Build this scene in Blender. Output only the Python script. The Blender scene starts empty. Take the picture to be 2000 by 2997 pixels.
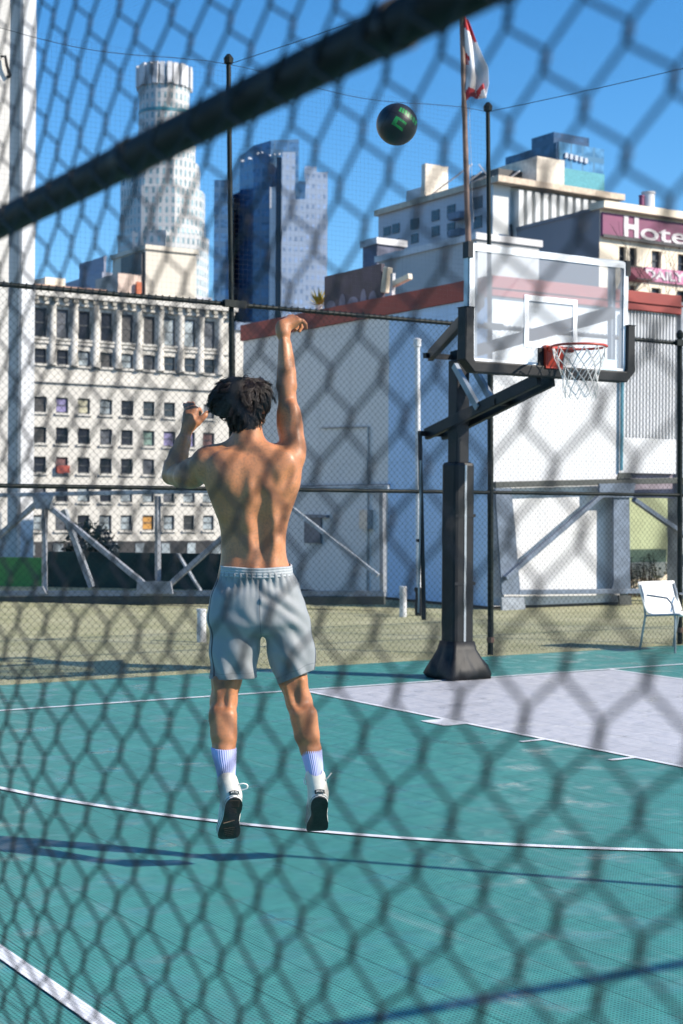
import bpy, bmesh, math, random
import numpy as np
from mathutils import Vector, Matrix
random.seed(7); NPR = np.random.RandomState(5)
SC = bpy.context.scene; COL = SC.collection
R = math.radians

# ------------------------------------------------------------------ camera
# world frame: x along the baseline of the court, y away from the court's inside, z up
CAM = Vector((-8.92084, -11.74316, 1.63510))
RT = Vector((0.84256384, -0.53855646, 0.00656637))
UP = Vector((-0.00399219, 0.0059465, 0.99997435))
FW = Vector((0.53858169, 0.84256844, -0.00286029))
FPX = 4498.47
cd = bpy.data.cameras.new('camera'); camera = bpy.data.objects.new('camera', cd); COL.objects.link(camera)
camera.matrix_world = Matrix(((RT.x, UP.x, -FW.x, CAM.x), (RT.y, UP.y, -FW.y, CAM.y), (RT.z, UP.z, -FW.z, CAM.z), (0, 0, 0, 1)))
cd.sensor_fit = 'VERTICAL'; cd.sensor_height = 36; cd.lens = FPX / 2997 * 36
cd.clip_start = 0.05; cd.clip_end = 6000
cd.dof.use_dof = True; cd.dof.focus_distance = 7.03; cd.dof.aperture_fstop = cd.lens / 10.8
SC.camera = camera

# ------------------------------------------------------------------ sky, sun, exposure
SUN_EL = R(33.5); SUN_AZ = math.atan2(0.643, -0.766)
w = bpy.data.worlds.new('World'); SC.world = w; w.use_nodes = True
nt = w.node_tree; bg = nt.nodes['Background']
sky = nt.nodes.new('ShaderNodeTexSky'); sky.sky_type = 'NISHITA'; sky.sun_disc = False
sky.sun_elevation = SUN_EL; sky.sun_rotation = SUN_AZ
sky.altitude = 100; sky.air_density = 1.0; sky.dust_density = 0.25; sky.ozone_density = 4.0
hs_ = nt.nodes.new('ShaderNodeHueSaturation'); hs_.inputs['Saturation'].default_value = 1.3
tcw = nt.nodes.new('ShaderNodeTexCoord'); mpw = nt.nodes.new('ShaderNodeMapping'); mpw.inputs['Location'].default_value = (0, 0, .025); mpw.inputs['Scale'].default_value = (1, 1, .9)
nt.links.new(tcw.outputs['Generated'], mpw.inputs[0]); nt.links.new(mpw.outputs[0], sky.inputs[0])
nt.links.new(sky.outputs[0], hs_.inputs['Color']); nt.links.new(hs_.outputs[0], bg.inputs[0]); bg.inputs[1].default_value = 0.13
sd = bpy.data.lights.new('sun', 'SUN'); sun = bpy.data.objects.new('sun', sd); COL.objects.link(sun)
sd.energy = 5.0; sd.angle = R(0.53); sd.color = (1.0, 0.91, 0.78)
sdir = Vector((math.sin(SUN_AZ) * math.cos(SUN_EL), math.cos(SUN_AZ) * math.cos(SUN_EL), math.sin(SUN_EL)))
sun.rotation_euler = (-sdir).to_track_quat('-Z', 'Y').to_euler(); sun.location = (10, -20, 30)
SC.view_settings.view_transform = 'Standard'; SC.view_settings.look = 'None'
SC.view_settings.exposure = 0.6; SC.view_settings.gamma = 1.0
SC.cycles.use_denoising = True
SC.cycles.max_bounces = 8; SC.cycles.transparent_max_bounces = 16

# ------------------------------------------------------------------ reading positions off the photograph
def ray(px, py): return FW + RT * ((px - 1000) / FPX) - UP * ((py - 1498.5) / FPX)
def at(px, py, depth): return CAM + ray(px, py) * depth
def on_y(px, py, y): d = ray(px, py); return CAM + d * ((y - CAM.y) / d.y)
def on_x(px, py, x): d = ray(px, py); return CAM + d * ((x - CAM.x) / d.x)
def on_z(px, py, z=0.0): d = ray(px, py); return CAM + d * ((z - CAM.z) / d.z)
def on_pl(px, py, p, n): d = ray(px, py); n = Vector(n); return CAM + d * ((Vector(p) - CAM).dot(n) / d.dot(n))

# ------------------------------------------------------------------ materials
def mat(name, col, rough=0.6, spec=0.5, metal=0.0, var=0.12, vscale=3.0, bump=0.0, bscale=40.0, coat=0.0, col2=None, detail=6):
    m = bpy.data.materials.new(name); m.use_nodes = True
    n = m.node_tree.nodes; l = m.node_tree.links; b = n['Principled BSDF']
    b.inputs['Roughness'].default_value = rough; b.inputs['Metallic'].default_value = metal
    b.inputs['Specular IOR Level'].default_value = spec; b.inputs['Coat Weight'].default_value = coat
    tc = n.new('ShaderNodeTexCoord')
    nz = n.new('ShaderNodeTexNoise'); nz.inputs['Scale'].default_value = vscale; nz.inputs['Detail'].default_value = detail
    l.new(tc.outputs['Object'], nz.inputs['Vector'])
    mx = n.new('ShaderNodeMix'); mx.data_type = 'RGBA'
    c2 = col2 or tuple(max(0, c * (1 - 2 * var)) for c in col)
    c1 = col if col2 else tuple(min(1, c * (1 + var)) for c in col)
    mx.inputs[6].default_value = (*c1, 1); mx.inputs[7].default_value = (*c2, 1)
    rp = n.new('ShaderNodeMapRange'); rp.inputs[1].default_value = 0.3; rp.inputs[2].default_value = 0.7
    l.new(nz.outputs['Fac'], rp.inputs[0]); l.new(rp.outputs[0], mx.inputs[0]); l.new(mx.outputs[2], b.inputs['Base Color'])
    if bump:
        bz = n.new('ShaderNodeTexNoise'); bz.inputs['Scale'].default_value = bscale; bz.inputs['Detail'].default_value = 4
        l.new(tc.outputs['Object'], bz.inputs['Vector'])
        bp = n.new('ShaderNodeBump'); bp.inputs['Strength'].default_value = bump; bp.inputs['Distance'].default_value = 0.01
        l.new(bz.outputs['Fac'], bp.inputs['Height']); l.new(bp.outputs[0], b.inputs['Normal'])
    return m

class NT:
    """small helper for writing node maths"""
    def __init__(s, m): s.n = m.node_tree.nodes; s.l = m.node_tree.links; s.b = s.n['Principled BSDF']
    def math(s, op, a, b=None, c=None):
        q = s.n.new('ShaderNodeMath'); q.operation = op
        for i, x in enumerate((a, b, c)):
            if x is None: continue
            if isinstance(x, (int, float)): q.inputs[i].default_value = x
            else: s.l.new(x, q.inputs[i])
        return q.outputs[0]
    def sep(s, v): q = s.n.new('ShaderNodeSeparateXYZ'); s.l.new(v, q.inputs[0]); return q.outputs
    def coord(s, w='Object'): return s.n.new('ShaderNodeTexCoord').outputs[w]
    def noise(s, v, scale, detail=4, sc3=None):
        if sc3:
            mp = s.n.new('ShaderNodeMapping'); mp.inputs['Scale'].default_value = sc3; s.l.new(v, mp.inputs[0]); v = mp.outputs[0]
        q = s.n.new('ShaderNodeTexNoise'); q.inputs['Scale'].default_value = scale; q.inputs['Detail'].default_value = detail
        s.l.new(v, q.inputs['Vector']); return q.outputs['Fac']
    def rng(s, v, a, b, c=0.0, d=1.0):
        q = s.n.new('ShaderNodeMapRange'); s.l.new(v, q.inputs[0])
        for i, x in enumerate((a, b, c, d)): q.inputs[i + 1].default_value = x
        return q.outputs[0]
    def mix(s, f, a, b):
        q = s.n.new('ShaderNodeMix'); q.data_type = 'RGBA'
        for i, x in ((0, f), (6, a), (7, b)):
            if isinstance(x, (int, float)): q.inputs[i].default_value = x
            elif isinstance(x, tuple): q.inputs[i].default_value = (*x, 1) if len(x) == 3 else x
            else: s.l.new(x, q.inputs[i])
        return q.outputs[2]
    def bump(s, h, strength=0.5, dist=0.01, normal=None):
        q = s.n.new('ShaderNodeBump'); q.inputs['Strength'].default_value = strength; q.inputs['Distance'].default_value = dist
        s.l.new(h, q.inputs['Height'])
        if normal: s.l.new(normal, q.inputs['Normal'])
        return q.outputs[0]
    def set(s, **k):
        for a, v in k.items():
            i = s.b.inputs[a.replace('_', ' ')]
            if isinstance(v, (int, float)): i.default_value = v
            elif isinstance(v, tuple): i.default_value = (*v, 1)
            else: s.l.new(v, i)
def newmat(name): m = bpy.data.materials.new(name); m.use_nodes = True; return m, NT(m)

# ------------------------------------------------------------------ mesh building
class MB:
    def __init__(s): s.v = []; s.f = []
    def add(s, vs, fs): o = len(s.v); s.v += [tuple(q) for q in vs]; s.f += [tuple(i + o for i in f) for f in fs]; return s
    def box(s, a, b):
        x0, y0, z0 = a; x1, y1, z1 = b
        return s.add([(x0, y0, z0), (x1, y0, z0), (x1, y1, z0), (x0, y1, z0), (x0, y0, z1), (x1, y0, z1), (x1, y1, z1), (x0, y1, z1)],
                     [(3, 2, 1, 0), (4, 5, 6, 7), (0, 1, 5, 4), (1, 2, 6, 5), (2, 3, 7, 6), (3, 0, 4, 7)])
    def prism(s, poly, z0, z1):
        n = len(poly)
        return s.add([(x, y, z0) for x, y in poly] + [(x, y, z1) for x, y in poly],
                     [tuple(range(n))[::-1], tuple(range(n, 2 * n))] + [(i, (i + 1) % n, n + (i + 1) % n, n + i) for i in range(n)])
    def bar(s, p, q, w, h=None, up=(0, 0, 1)):
        """rectangular bar between two points"""
        p, q = Vector(p), Vector(q); d = (q - p).normalized(); h = h or w; up = Vector(up)
        if abs(d.dot(up)) > .98: up = Vector((1, 0, 0))
        a = d.cross(up).normalized(); b = a.cross(d)
        vs = [e + a * (i * w / 2) + b * (j * h / 2) for e in (p, q) for i, j in ((-1, -1), (1, -1), (1, 1), (-1, 1))]
        return s.add(vs, [(0, 1, 2, 3)[::-1], (4, 5, 6, 7)] + [(i, (i + 1) % 4, 4 + (i + 1) % 4, 4 + i) for i in range(4)])
    def tube(s, pts, r, n=8, caps=True, closed=False):
        pts = [Vector(p) for p in pts]; m = len(pts); rr = r if isinstance(r, (list, tuple)) else [r] * m
        vs = []; ref = None
        for i, p in enumerate(pts):
            a = pts[(i - 1) % m] if (closed or i > 0) else p; b = pts[(i + 1) % m] if (closed or i < m - 1) else p
            d = (b - a).normalized()
            if ref is None: ref = Vector((0, 0, 1)) if abs(d.z) < .9 else Vector((1, 0, 0))
            x = (ref - d * ref.dot(d)).normalized(); ref = x; y = d.cross(x)
            vs += [p + (x * math.cos(2 * math.pi * k / n) + y * math.sin(2 * math.pi * k / n)) * rr[i] for k in range(n)]
        fs = []
        for i in range(m if closed else m - 1):
            j = (i + 1) % m
            fs += [(i * n + k, i * n + (k + 1) % n, j * n + (k + 1) % n, j * n + k) for k in range(n)]
        if caps and not closed: fs += [tuple(range(n))[::-1], tuple(range((m - 1) * n, m * n))]
        return s.add(vs, fs)
    def lathe(s, prof, c=(0, 0, 0), n=24):
        vs = [(c[0] + r * math.cos(2 * math.pi * k / n), c[1] + r * math.sin(2 * math.pi * k / n), c[2] + z) for r, z in prof for k in range(n)]
        m = len(prof); fs = [(i * n + k, i * n + (k + 1) % n, (i + 1) * n + (k + 1) % n, (i + 1) * n + k) for i in range(m - 1) for k in range(n)]
        fs += [tuple(range(n))[::-1], tuple(range((m - 1) * n, m * n))]
        return s.add(vs, fs)
    def build(s, name, material, parent=None, smooth=False, bevel=0.0, kind=None, origin=None):
        me = bpy.data.meshes.new(name); vs = s.v
        if origin is not None: ov = Vector(origin); vs = [tuple(Vector(v) - ov) for v in vs]
        me.from_pydata(vs, [], s.f); me.update()
        if material: me.materials.append(material)
        o = bpy.data.objects.new(name, me); COL.objects.link(o)
        if origin is not None: o.location = origin
        if smooth:
            me.polygons.foreach_set('use_smooth', [True] * len(me.polygons))
            if smooth == 'auto': me.set_sharp_from_angle(angle=R(40))
        if bevel:
            md = o.modifiers.new('bevel', 'BEVEL'); md.width = bevel; md.segments = 2; md.limit_method = 'ANGLE'
        if parent:
            o.parent = parent
            if origin is None: o.matrix_parent_inverse = Matrix.Translation(-parent.location) if parent.rotation_euler[2] == 0 else Matrix.Identity(4)
        if kind: o['kind'] = kind
        return o
def tag(o, label, cat, group=None):
    o['label'] = label; o['category'] = cat
    if group: o['group'] = group
    return o
def thing(name, loc, label, cat, group=None):
    o = bpy.data.objects.new(name, None); COL.objects.link(o); o.location = loc; o.empty_display_size = .3
    return tag(o, label, cat, group)
def copy_tree(o, parent=None):
    c = o.copy(); COL.objects.link(c)
    if parent: c.parent = parent; c.matrix_parent_inverse = o.matrix_parent_inverse.copy()
    for ch in list(o.children): copy_tree(ch, c)
    return c
def font_mesh(txt, size, depth, bold=0.0, ratio=1.0):
    cu = bpy.data.curves.new('lettering', 'FONT'); cu.body = txt; cu.size = size; cu.extrude = depth; cu.offset = bold
    ob = bpy.data.objects.new('lettering', cu); COL.objects.link(ob)
    dg = bpy.context.evaluated_depsgraph_get(); me = bpy.data.meshes.new_from_object(ob.evaluated_get(dg))
    bpy.data.objects.remove(ob); bpy.data.curves.remove(cu)
    for v in me.vertices: v.co.x *= ratio
    return me
# ================================================================== ground
M = {}
def tile_mat(name, base, dark, spec=0.5, wear=1.0):
    m, t = newmat(name); co = t.coord('Object'); x, y, z = t.sep(co)
    p = 0.0165
    fx = t.math('ABSOLUTE', t.math('SUBTRACT', t.math('FRACT', t.math('DIVIDE', x, p)), .5))
    fy = t.math('ABSOLUTE', t.math('SUBTRACT', t.math('FRACT', t.math('DIVIDE', y, p)), .5))
    hole = t.math('LESS_THAN', t.math('ADD', fx, fy), .36)
    T = 0.254
    sx = t.math('ABSOLUTE', t.math('SUBTRACT', t.math('FRACT', t.math('DIVIDE', x, T)), .5))
    sy = t.math('ABSOLUTE', t.math('SUBTRACT', t.math('FRACT', t.math('DIVIDE', y, T)), .5))
    seam = t.math('MAXIMUM', t.math('GREATER_THAN', sx, .4925), t.math('MULTIPLY', t.math('GREATER_THAN', sy, .494), .35))
    big = t.noise(co, .55, 5); fine = t.noise(co, 9, 4)
    # each tile has its own tint, scuffs are long thin streaks
    fl = t.n.new('ShaderNodeVectorMath'); fl.operation = 'FLOOR'
    dv = t.n.new('ShaderNodeVectorMath'); dv.operation = 'SCALE'; dv.inputs[3].default_value = 1 / T
    t.l.new(co, dv.inputs[0]); t.l.new(dv.outputs[0], fl.inputs[0])
    wn = t.n.new('ShaderNodeTexWhiteNoise'); t.l.new(fl.outputs[0], wn.inputs['Vector'])
    c = t.mix(t.rng(big, .3, .7), tuple(q * 1.06 for q in base), tuple(q * .86 for q in base))
    c = t.mix(t.rng(wn.outputs[0], 0, 1, 0, .20 * wear), c, tuple(q * .72 for q in base))
    sc = t.noise(co, 1.0, 6, (9.0, 1.1, 1)); c = t.mix(t.rng(sc, .62, .78, 0, .18 * wear), c, (.55, .62, .62))
    sc2 = t.noise(co, 1.0, 6, (1.4, 14.0, 1)); c = t.mix(t.rng(sc2, .66, .78, 0, .16 * wear), c, (.5, .58, .58))
    dirt = t.noise(co, 3.1, 8); c = t.mix(t.rng(dirt, .58, .8, 0, .3 * wear), c, tuple(q * .5 + .01 for q in base))
    c = t.mix(t.math('MULTIPLY', hole, .78), c, dark)
    c = t.mix(t.math('MULTIPLY', seam, .85), c, tuple(q * .35 for q in dark))
    # domed tiles
    dome = t.math('MULTIPLY', t.math('SUBTRACT', .25, t.math('MULTIPLY', sx, sx)), t.math('SUBTRACT', .25, t.math('MULTIPLY', sy, sy)))
    h = t.math('ADD', t.math('MULTIPLY', dome, 1.6), t.math('MULTIPLY', t.noise(co, 5.0, 2), 2.0))
    nb = t.bump(h, .55, .02)
    nb = t.bump(t.math('MULTIPLY', hole, -1), .35, .004, nb)
    patch = t.math('MULTIPLY', t.rng(t.noise(co, 4.2, 2), .50, .66), t.rng(wn.outputs[0], 0, 1, .4, 1))
    t.set(Base_Color=c, Roughness=t.rng(patch, 0, 1, .5, .22), Normal=nb, Specular_IOR_Level=t.rng(patch, 0, 1, spec, .12 + .5 * wear))
    return m
M['court'] = tile_mat('teal sport tile', (.070, .275, .250), (.006, .030, .032), .10)
M['key'] = tile_mat('pale grey sport tile', (.50, .50, .53), (.25, .25, .27), .10, .1)
M['line'] = tile_mat('white line tile', (.84, .84, .86), (.45, .45, .48), .2)
EDGE = 1.69
def sheet(name, poly, z, m): return MB().add([(x, y, z) for x, y in poly], [tuple(range(len(poly)))]).build(name, m, kind='structure')
M['street'] = mat('street', (.06, .06, .062), .9, var=.2, vscale=.3)
sheet('ground', [(-3000, -3000), (3000, -3000), (3000, 3000), (-3000, 3000)], -28, M['street'])
M['roofdeck'] = mat('roof deck', (.22, .22, .21), .9, var=.2, vscale=.8, bump=.3, bscale=60)
deck = MB().box((-16, -30, -27.9), (24, 30, -.012)).build('roof_deck', M['roofdeck'], kind='structure')
sheet('court', [(-13, -28), (13, -28), (13, EDGE), (-13, EDGE)], 0, M['court'])
sheet('painted_key', [(-1.805, -5.8), (1.805, -5.8), (1.805, -.05), (-1.805, -.05)], .003, M['key'])
LZ = .006
def strip(name, a, b, wd, z=LZ):
    a, b = Vector((*a, 0)), Vector((*b, 0)); d = (b - a).normalized(); n = Vector((-d.y, d.x, 0)) * wd / 2
    return sheet(name, [tuple(q)[:2] for q in (a - n, b - n, b + n, a + n)], z, M['line'])
strip('court_line', (-9, 0), (9, 0), .05)
strip('court_line', (-1.83, -.026), (-1.83, -5.826), .05); strip('court_line', (1.83, -.026), (1.83, -5.826), .05)
strip('court_line', (-1.804, -5.8), (1.804, -5.8), .05)
strip('court_line', (-6.94, -.026), (-6.94, -24), .066); strip('court_line', (6.94, -.026), (6.94, -24), .066)
for s in (-1, 1):
    sheet('court_line', sorted([(s * 1.856, -2.15), (s * 2.06, -2.15), (s * 2.06, -2.46), (s * 1.856, -2.46)], key=lambda q: 0), LZ, M['line'])
    for yy in (-3.36, -4.27, -5.18): strip('court_line', (s * 1.856, yy), (s * 2.06, yy), .05)
arc = []
for rr in (6.045, 5.995): arc.append([(rr * math.cos(a), -1.6 + rr * math.sin(a)) for a in [-math.pi * k / 120 for k in range(121)]])
a_ = MB(); n_ = 121
a_.add([(x, y, LZ + .001) for x, y in arc[0]] + [(x, y, LZ + .001) for x, y in arc[1]], [(i, i + 1, n_ + i + 1, n_ + i)[::-1] for i in range(120)]).build('court_line', M['line'], kind='structure')
for s in (-1, 1): strip('court_line', (s * 6.02, -.03), (s * 6.02, -1.58), .05, LZ + .0005)

# turf strip behind the court: a ground sheet plus blades
m, t = newmat('dry turf'); co = t.coord('Object')
c = t.mix(t.rng(t.noise(co, 1.3, 5), .35, .65), (.50, .46, .30), (.32, .31, .17))
c = t.mix(t.rng(t.noise(co, 45, 3), .45, .62), c, (.20, .21, .10))
t.set(Base_Color=c, Roughness=.9, Normal=t.bump(t.noise(co, 60, 4), .9, .02)); M['turf'] = m
sheet('turf_ground', [(-15, EDGE), (15, EDGE), (15, 24), (-15, 24)], .001, M['turf'])
def blades():
    N = 60000
    x = NPR.uniform(-5.5, 12, N); y = EDGE + .01 + NPR.rand(N) ** 1.5 * 13; a = NPR.uniform(0, 6.28, N); hh = NPR.uniform(.006, .018, N)
    wd = NPR.uniform(.002, .004, N) * (1 + y * .08); lx = NPR.normal(0, .014, N); ly = NPR.normal(0, .014, N)
    z0 = np.full(N, .002)
    P = np.stack([np.stack([x - np.cos(a) * wd, y - np.sin(a) * wd, z0], 1), np.stack([x + np.cos(a) * wd, y + np.sin(a) * wd, z0], 1), np.stack([x + lx, y + ly, hh], 1)], 1).reshape(-1, 3)
    me = bpy.data.meshes.new('turf_blades'); me.from_pydata(P.tolist(), [], np.arange(3 * N).reshape(-1, 3).tolist()); me.update()
    mm, tt = newmat('turf blades'); cc = tt.coord('Object')
    tt.set(Base_Color=tt.mix(tt.rng(tt.noise(cc, 30, 2), .35, .65), (.50, .46, .29), (.30, .30, .15)), Roughness=.8)
    me.materials.append(mm); o = bpy.data.objects.new('turf_grass', me); COL.objects.link(o); o['kind'] = 'stuff'
    tag(o, 'short dry yellow green turf behind the chain link fence', 'grass')
blades()

# ================================================================== common finishes
def stucco(name, col, grime=.35, joint=1.22):
    m, t = newmat(name); co = t.coord('Object'); x, y, z = t.sep(co)
    d = tuple(q * .62 for q in col)
    c = t.mix(t.rng(t.noise(co, .7, 6), .35, .7, 0, .22), col, d)
    st = t.noise(co, 1.0, 5, (5.5, 5.5, .22)); c = t.mix(t.rng(st, .52, .76, 0, grime), c, d)
    pt = t.noise(co, .45, 1); c = t.mix(t.math('MULTIPLY', t.math('GREATER_THAN', pt, .60), .10), c, tuple(min(1, q * 1.25) for q in col))
    jz = t.math('ABSOLUTE', t.math('SUBTRACT', t.math('FRACT', t.math('DIVIDE', z, joint)), .5)); jn = t.math('GREATER_THAN', jz, .493)
    c = t.mix(t.math('MULTIPLY', jn, .28), c, d)
    t.set(Base_Color=c, Roughness=.85, Specular_IOR_Level=.25, Normal=t.bump(t.math('ADD', t.noise(co, 45, 4), t.math('MULTIPLY', jn, -1.0)), .22, .012)); return m
M['white'] = stucco('white stucco', (.62, .625, .64), .30)
M['grey'] = stucco('grey stucco', (.66, .65, .65))
M['lav'] = mat('pale grey stucco', (.52, .52, .56), .85, var=.05, vscale=.3)
M['cream'] = mat('cream plaster', (.80, .70, .55), .85, var=.06, vscale=.5)
M['coping'] = mat('brick red coping', (.27, .028, .019), .6, var=.12, vscale=2, bump=.2, bscale=30)
M['dark'] = mat('dark opening and shade', (.03, .03, .032), .5, var=.1)
M['glassdark'] = mat('dark window glass', (.025, .03, .04), .12, var=.2, vscale=.4)
M['blackmetal'] = mat('black painted steel', (.007, .008, .011), .5, spec=.3, var=.2, vscale=12, bump=.05)
M['fencegreen'] = mat('black green vinyl', (.008, .013, .012), .55, spec=.22, var=.25, vscale=25)
M['steelwhite'] = mat('weathered white steel', (.23, .245, .275), .55, var=.12, vscale=7, bump=.1)
M['steeldark'] = mat('dark blue grey steel', (.12, .155, .21), .5, var=.15, vscale=6, bump=.1)
M['steelblue'] = mat('grey steel', (.27, .30, .34), .5, var=.15, vscale=6, bump=.1)
M['graysteel'] = mat('galvanised tube', (.34, .36, .38), .4, metal=.6, var=.12, vscale=12)

def wall_with_holes(us, zs, holes, y, depth):
    """south-facing wall in the plane y with real openings: us, zs = grid lines, holes = set of cells"""
    mb = MB()
    for i in range(len(us) - 1):
        for j in range(len(zs) - 1):
            u0, u1, z0, z1 = us[i], us[i + 1], zs[j], zs[j + 1]
            if (i, j) in holes:
                y2 = y + depth
                mb.add([(u0, y, z0), (u1, y, z0), (u1, y, z1), (u0, y, z1), (u0, y2, z0), (u1, y2, z0), (u1, y2, z1), (u0, y2, z1)],
                       [(0, 4, 5, 1)[::-1], (1, 5, 6, 2)[::-1], (2, 6, 7, 3)[::-1], (3, 7, 4, 0)[::-1]])
            else: mb.add([(u0, y, z0), (u1, y, z0), (u1, y, z1), (u0, y, z1)], [(0, 1, 2, 3)])
    return mb
def closed_box(mb, u0, u1, y0, y1, z0, z1, front=False):
    """sides, back and roof of a building whose front wall is drawn on its own"""
    v = [(u0, y0, z0), (u1, y0, z0), (u1, y1, z0), (u0, y1, z0), (u0, y0, z1), (u1, y0, z1), (u1, y1, z1), (u0, y1, z1)]
    f = [(4, 5, 6, 7), (1, 2, 6, 5), (2, 3, 7, 6), (3, 0, 4, 7)]
    if front: f.append((0, 1, 5, 4))
    return mb.add(v, f)

# ================================================================== long white building behind the fence
WX, WY = 6.50, 7.90; WZ = 5.07
bw = thing('white_building', (WX, WY, 0), 'long white and grey roof building with brick red coping, right behind the fence', 'building')
xr = on_y(1815, 1500, WY).x; xe = 10.62
mb = MB()
# south wall, left part
mb.add([(WX, WY, .05), (xr, WY, .05), (xr, WY, WZ), (WX, WY, WZ)], [(0, 1, 2, 3)])
zo = on_y(1900, 1385, WY).z; zr = on_y(1900, 1283, WY).z
mb.add([(xr, WY, zo), (xe, WY, zo), (xe, WY, zr), (xr, WY, zr)], [(0, 1, 2, 3)])
mb.add([(xr, WY, zo), (xe, WY, zo), (xe, WY + 2, zo), (xr, WY + 2, zo)], [(0, 1, 2, 3)[::-1]])
mb.add([(xr, WY, .05), (xr, WY + 2, .05), (xr, WY + 2, zo), (xr, WY, zo)], [(0, 1, 2, 3)])
# white part of the west wall
VG = 10.85
mb.add([(WX, WY, WZ), (xe, WY, WZ), (xe, 16.2, WZ), (WX, 16.2, WZ)], [(0, 1, 2, 3)])
mb.add([(xe, WY, zo), (xe, 16.2, zo), (xe, 16.2, WZ), (xe, WY, WZ)], [(0, 1, 2, 3)])
mb.build('wall', M['white'], bw)
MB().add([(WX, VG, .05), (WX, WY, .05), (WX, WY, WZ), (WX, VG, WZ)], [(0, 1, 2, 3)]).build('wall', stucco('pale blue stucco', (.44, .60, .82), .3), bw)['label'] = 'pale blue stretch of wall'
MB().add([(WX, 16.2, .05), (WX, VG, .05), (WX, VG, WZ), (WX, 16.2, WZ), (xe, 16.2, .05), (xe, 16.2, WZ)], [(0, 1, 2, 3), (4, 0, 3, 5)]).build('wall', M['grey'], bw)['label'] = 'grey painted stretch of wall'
# ribbed cladding
mb = MB(); n = 17
rp = [];
for k in range(n):
    x0 = xr + (xe - xr) * k / n; wdt = (xe - xr) / n
    rp += [(x0, WY), (x0 + wdt * .42, WY), (x0 + wdt * .52, WY + .07), (x0 + wdt * .9, WY + .07)]
rp.append((xe, WY))
mb.add([(x, y, zr) for x, y in rp] + [(x, y, WZ) for x, y in rp], [(i, i + 1, len(rp) + i + 1, len(rp) + i) for i in range(len(rp) - 1)])
mb.build('ribbed_cladding', M['white'], bw)
cp = MB(); cp.box((WX - .05, WY - .06, WZ + .003), (xe + .05, WY + .3, 5.40)); cp.box((WX - .05, WY + .302, WZ + .003), (WX + .28, 16.25, 5.40)); cp.build('coping', M['coping'], bw, bevel=.008)
MB().box((WX - .085, WY - .09, 5.20), (xe + .08, WY - .062, 5.225)).build('coping_ledge', M['coping'], bw)
pl = MB(); pl.box((WX + .03, WY + .04, .002), (xr, WY + .3, .05)); pl.box((WX + .03, WY + .302, .002), (WX + .3, 16.1, .05)); pl.build('gap_shade_strip', M['dark'], bw)  # dark boxes paint the shaded gap under the walls
rec = mat('olive green wall', (.33, .37, .22), .8, var=.08); crw = mat('cream low wall', (.72, .62, .48), .85, var=.1)
zc = on_y(1900, 1645, WY + 1.9).z
MB().box((xr + .01, WY + 1.9, zc), (xe + 3, WY + 2.0, zo - .01)).build('recess_wall', rec, bw)
MB().box((xr + .01, WY + 1.86, .05), (xe + 3, WY + 2.0, zc - .003)).build('recess_low_wall', crw, bw)
zb0 = on_y(1900, 1457, WY).z; MB().box((xr + .05, WY + .1, zb0), (xe + 3, WY + .3, zo - .004)).build('lintel_beam', mat('purple grey beam', (.22, .19, .24), .7), bw)
MB().box((xe + .1, WY, .05), (xe + .4, WY + .3, 5.3)).build('corner_post', M['steelblue'], bw)
# downpipes
px_ = WX - 1.85; pq = on_x(1226, 1725, px_); pt_ = on_x(1222, 1012, px_); pq2 = Vector((px_, pq.y, 0))
dp = thing('vent_pipe', pq2, 'tall thin white pipe standing upright in the sun before the blue wall', 'pipe')
MB().tube([(px_, pq.y, pq.z), (px_, pt_.y, pt_.z)], .040, 12).build('pipe', M['white'], dp, smooth='auto')
MB().lathe([(.03, -.02), (.058, -.01), (.062, .10), (.03, .12)], (px_, pt_.y, pt_.z), 12).build('pipe_cap', M['white'], dp, smooth='auto')
MB().lathe([(.055, .002), (.055, pq.z - .04), (.07, pq.z - .035), (.07, pq.z + .03)], (px_, pq.y, 0), 12).build('pipe_foot', M['blackmetal'], dp)
dp2 = MB().tube([(xr - .02, WY - .05, 2.3), (xr - .02, WY - .05, 5.0)], .03, 8).build('drain_pipe', mat('teal pipe', (.08, .25, .32), .5)); tag(dp2, 'thin teal drain pipe on the sunlit white wall', 'pipe')
for q, lab in (((1180, 1806, 1716), 'short white pipe stub standing in the turf under the drain pipe'), ((590, 1880, 1782), 'short white pipe stub standing in the turf left of the player')):
    g = on_z(q[0], q[1]); dpt = (g - CAM).dot(FW); z1 = at(q[0], q[2], dpt).z
    o = MB().lathe([(.05, 0), (.055, .01), (.055, z1 - .03), (.06, z1 - .028), (.06, z1), (.045, z1)], (0, 0, 0), 12).build('pipe_stub', M['white'], smooth='auto'); o.location = g; tag(o, lab, 'pipe')
# vent door in grey wall
vd = on_x(915, 1590, WX); d_ = MB().box((WX - .04, vd.y - .35, .95), (WX - .002, vd.y + .25, 1.5)).build('vent_panel', mat('slate panel', (.10, .12, .16), .5), bw)
for (a0, a1, b0, b1, th_) in ((700, 1424, 1142, 1421, .05), (906, 1507, 966, 1505, .05)):
    p = on_x(a0, a1, WX); q = on_x(b0, b1, WX); MB().box((WX - .09, q.y, p.z - th_), (WX - .002, p.y, p.z)).build('wall_ledge', M['steeldark'], bw)
cq = on_x(1080, 1600, WX); MB().tube([(WX - .03, cq.y, .1), (WX - .03, cq.y, 3.1), (WX - .03, cq.y + 1.6, 3.15)], .02, 6).build('conduit', M['graysteel'], bw); MB().box((WX - .13, cq.y - .13, 1.25), (WX - .002, cq.y + .13, 1.6)).build('junction_box', M['graysteel'], bw)
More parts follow.
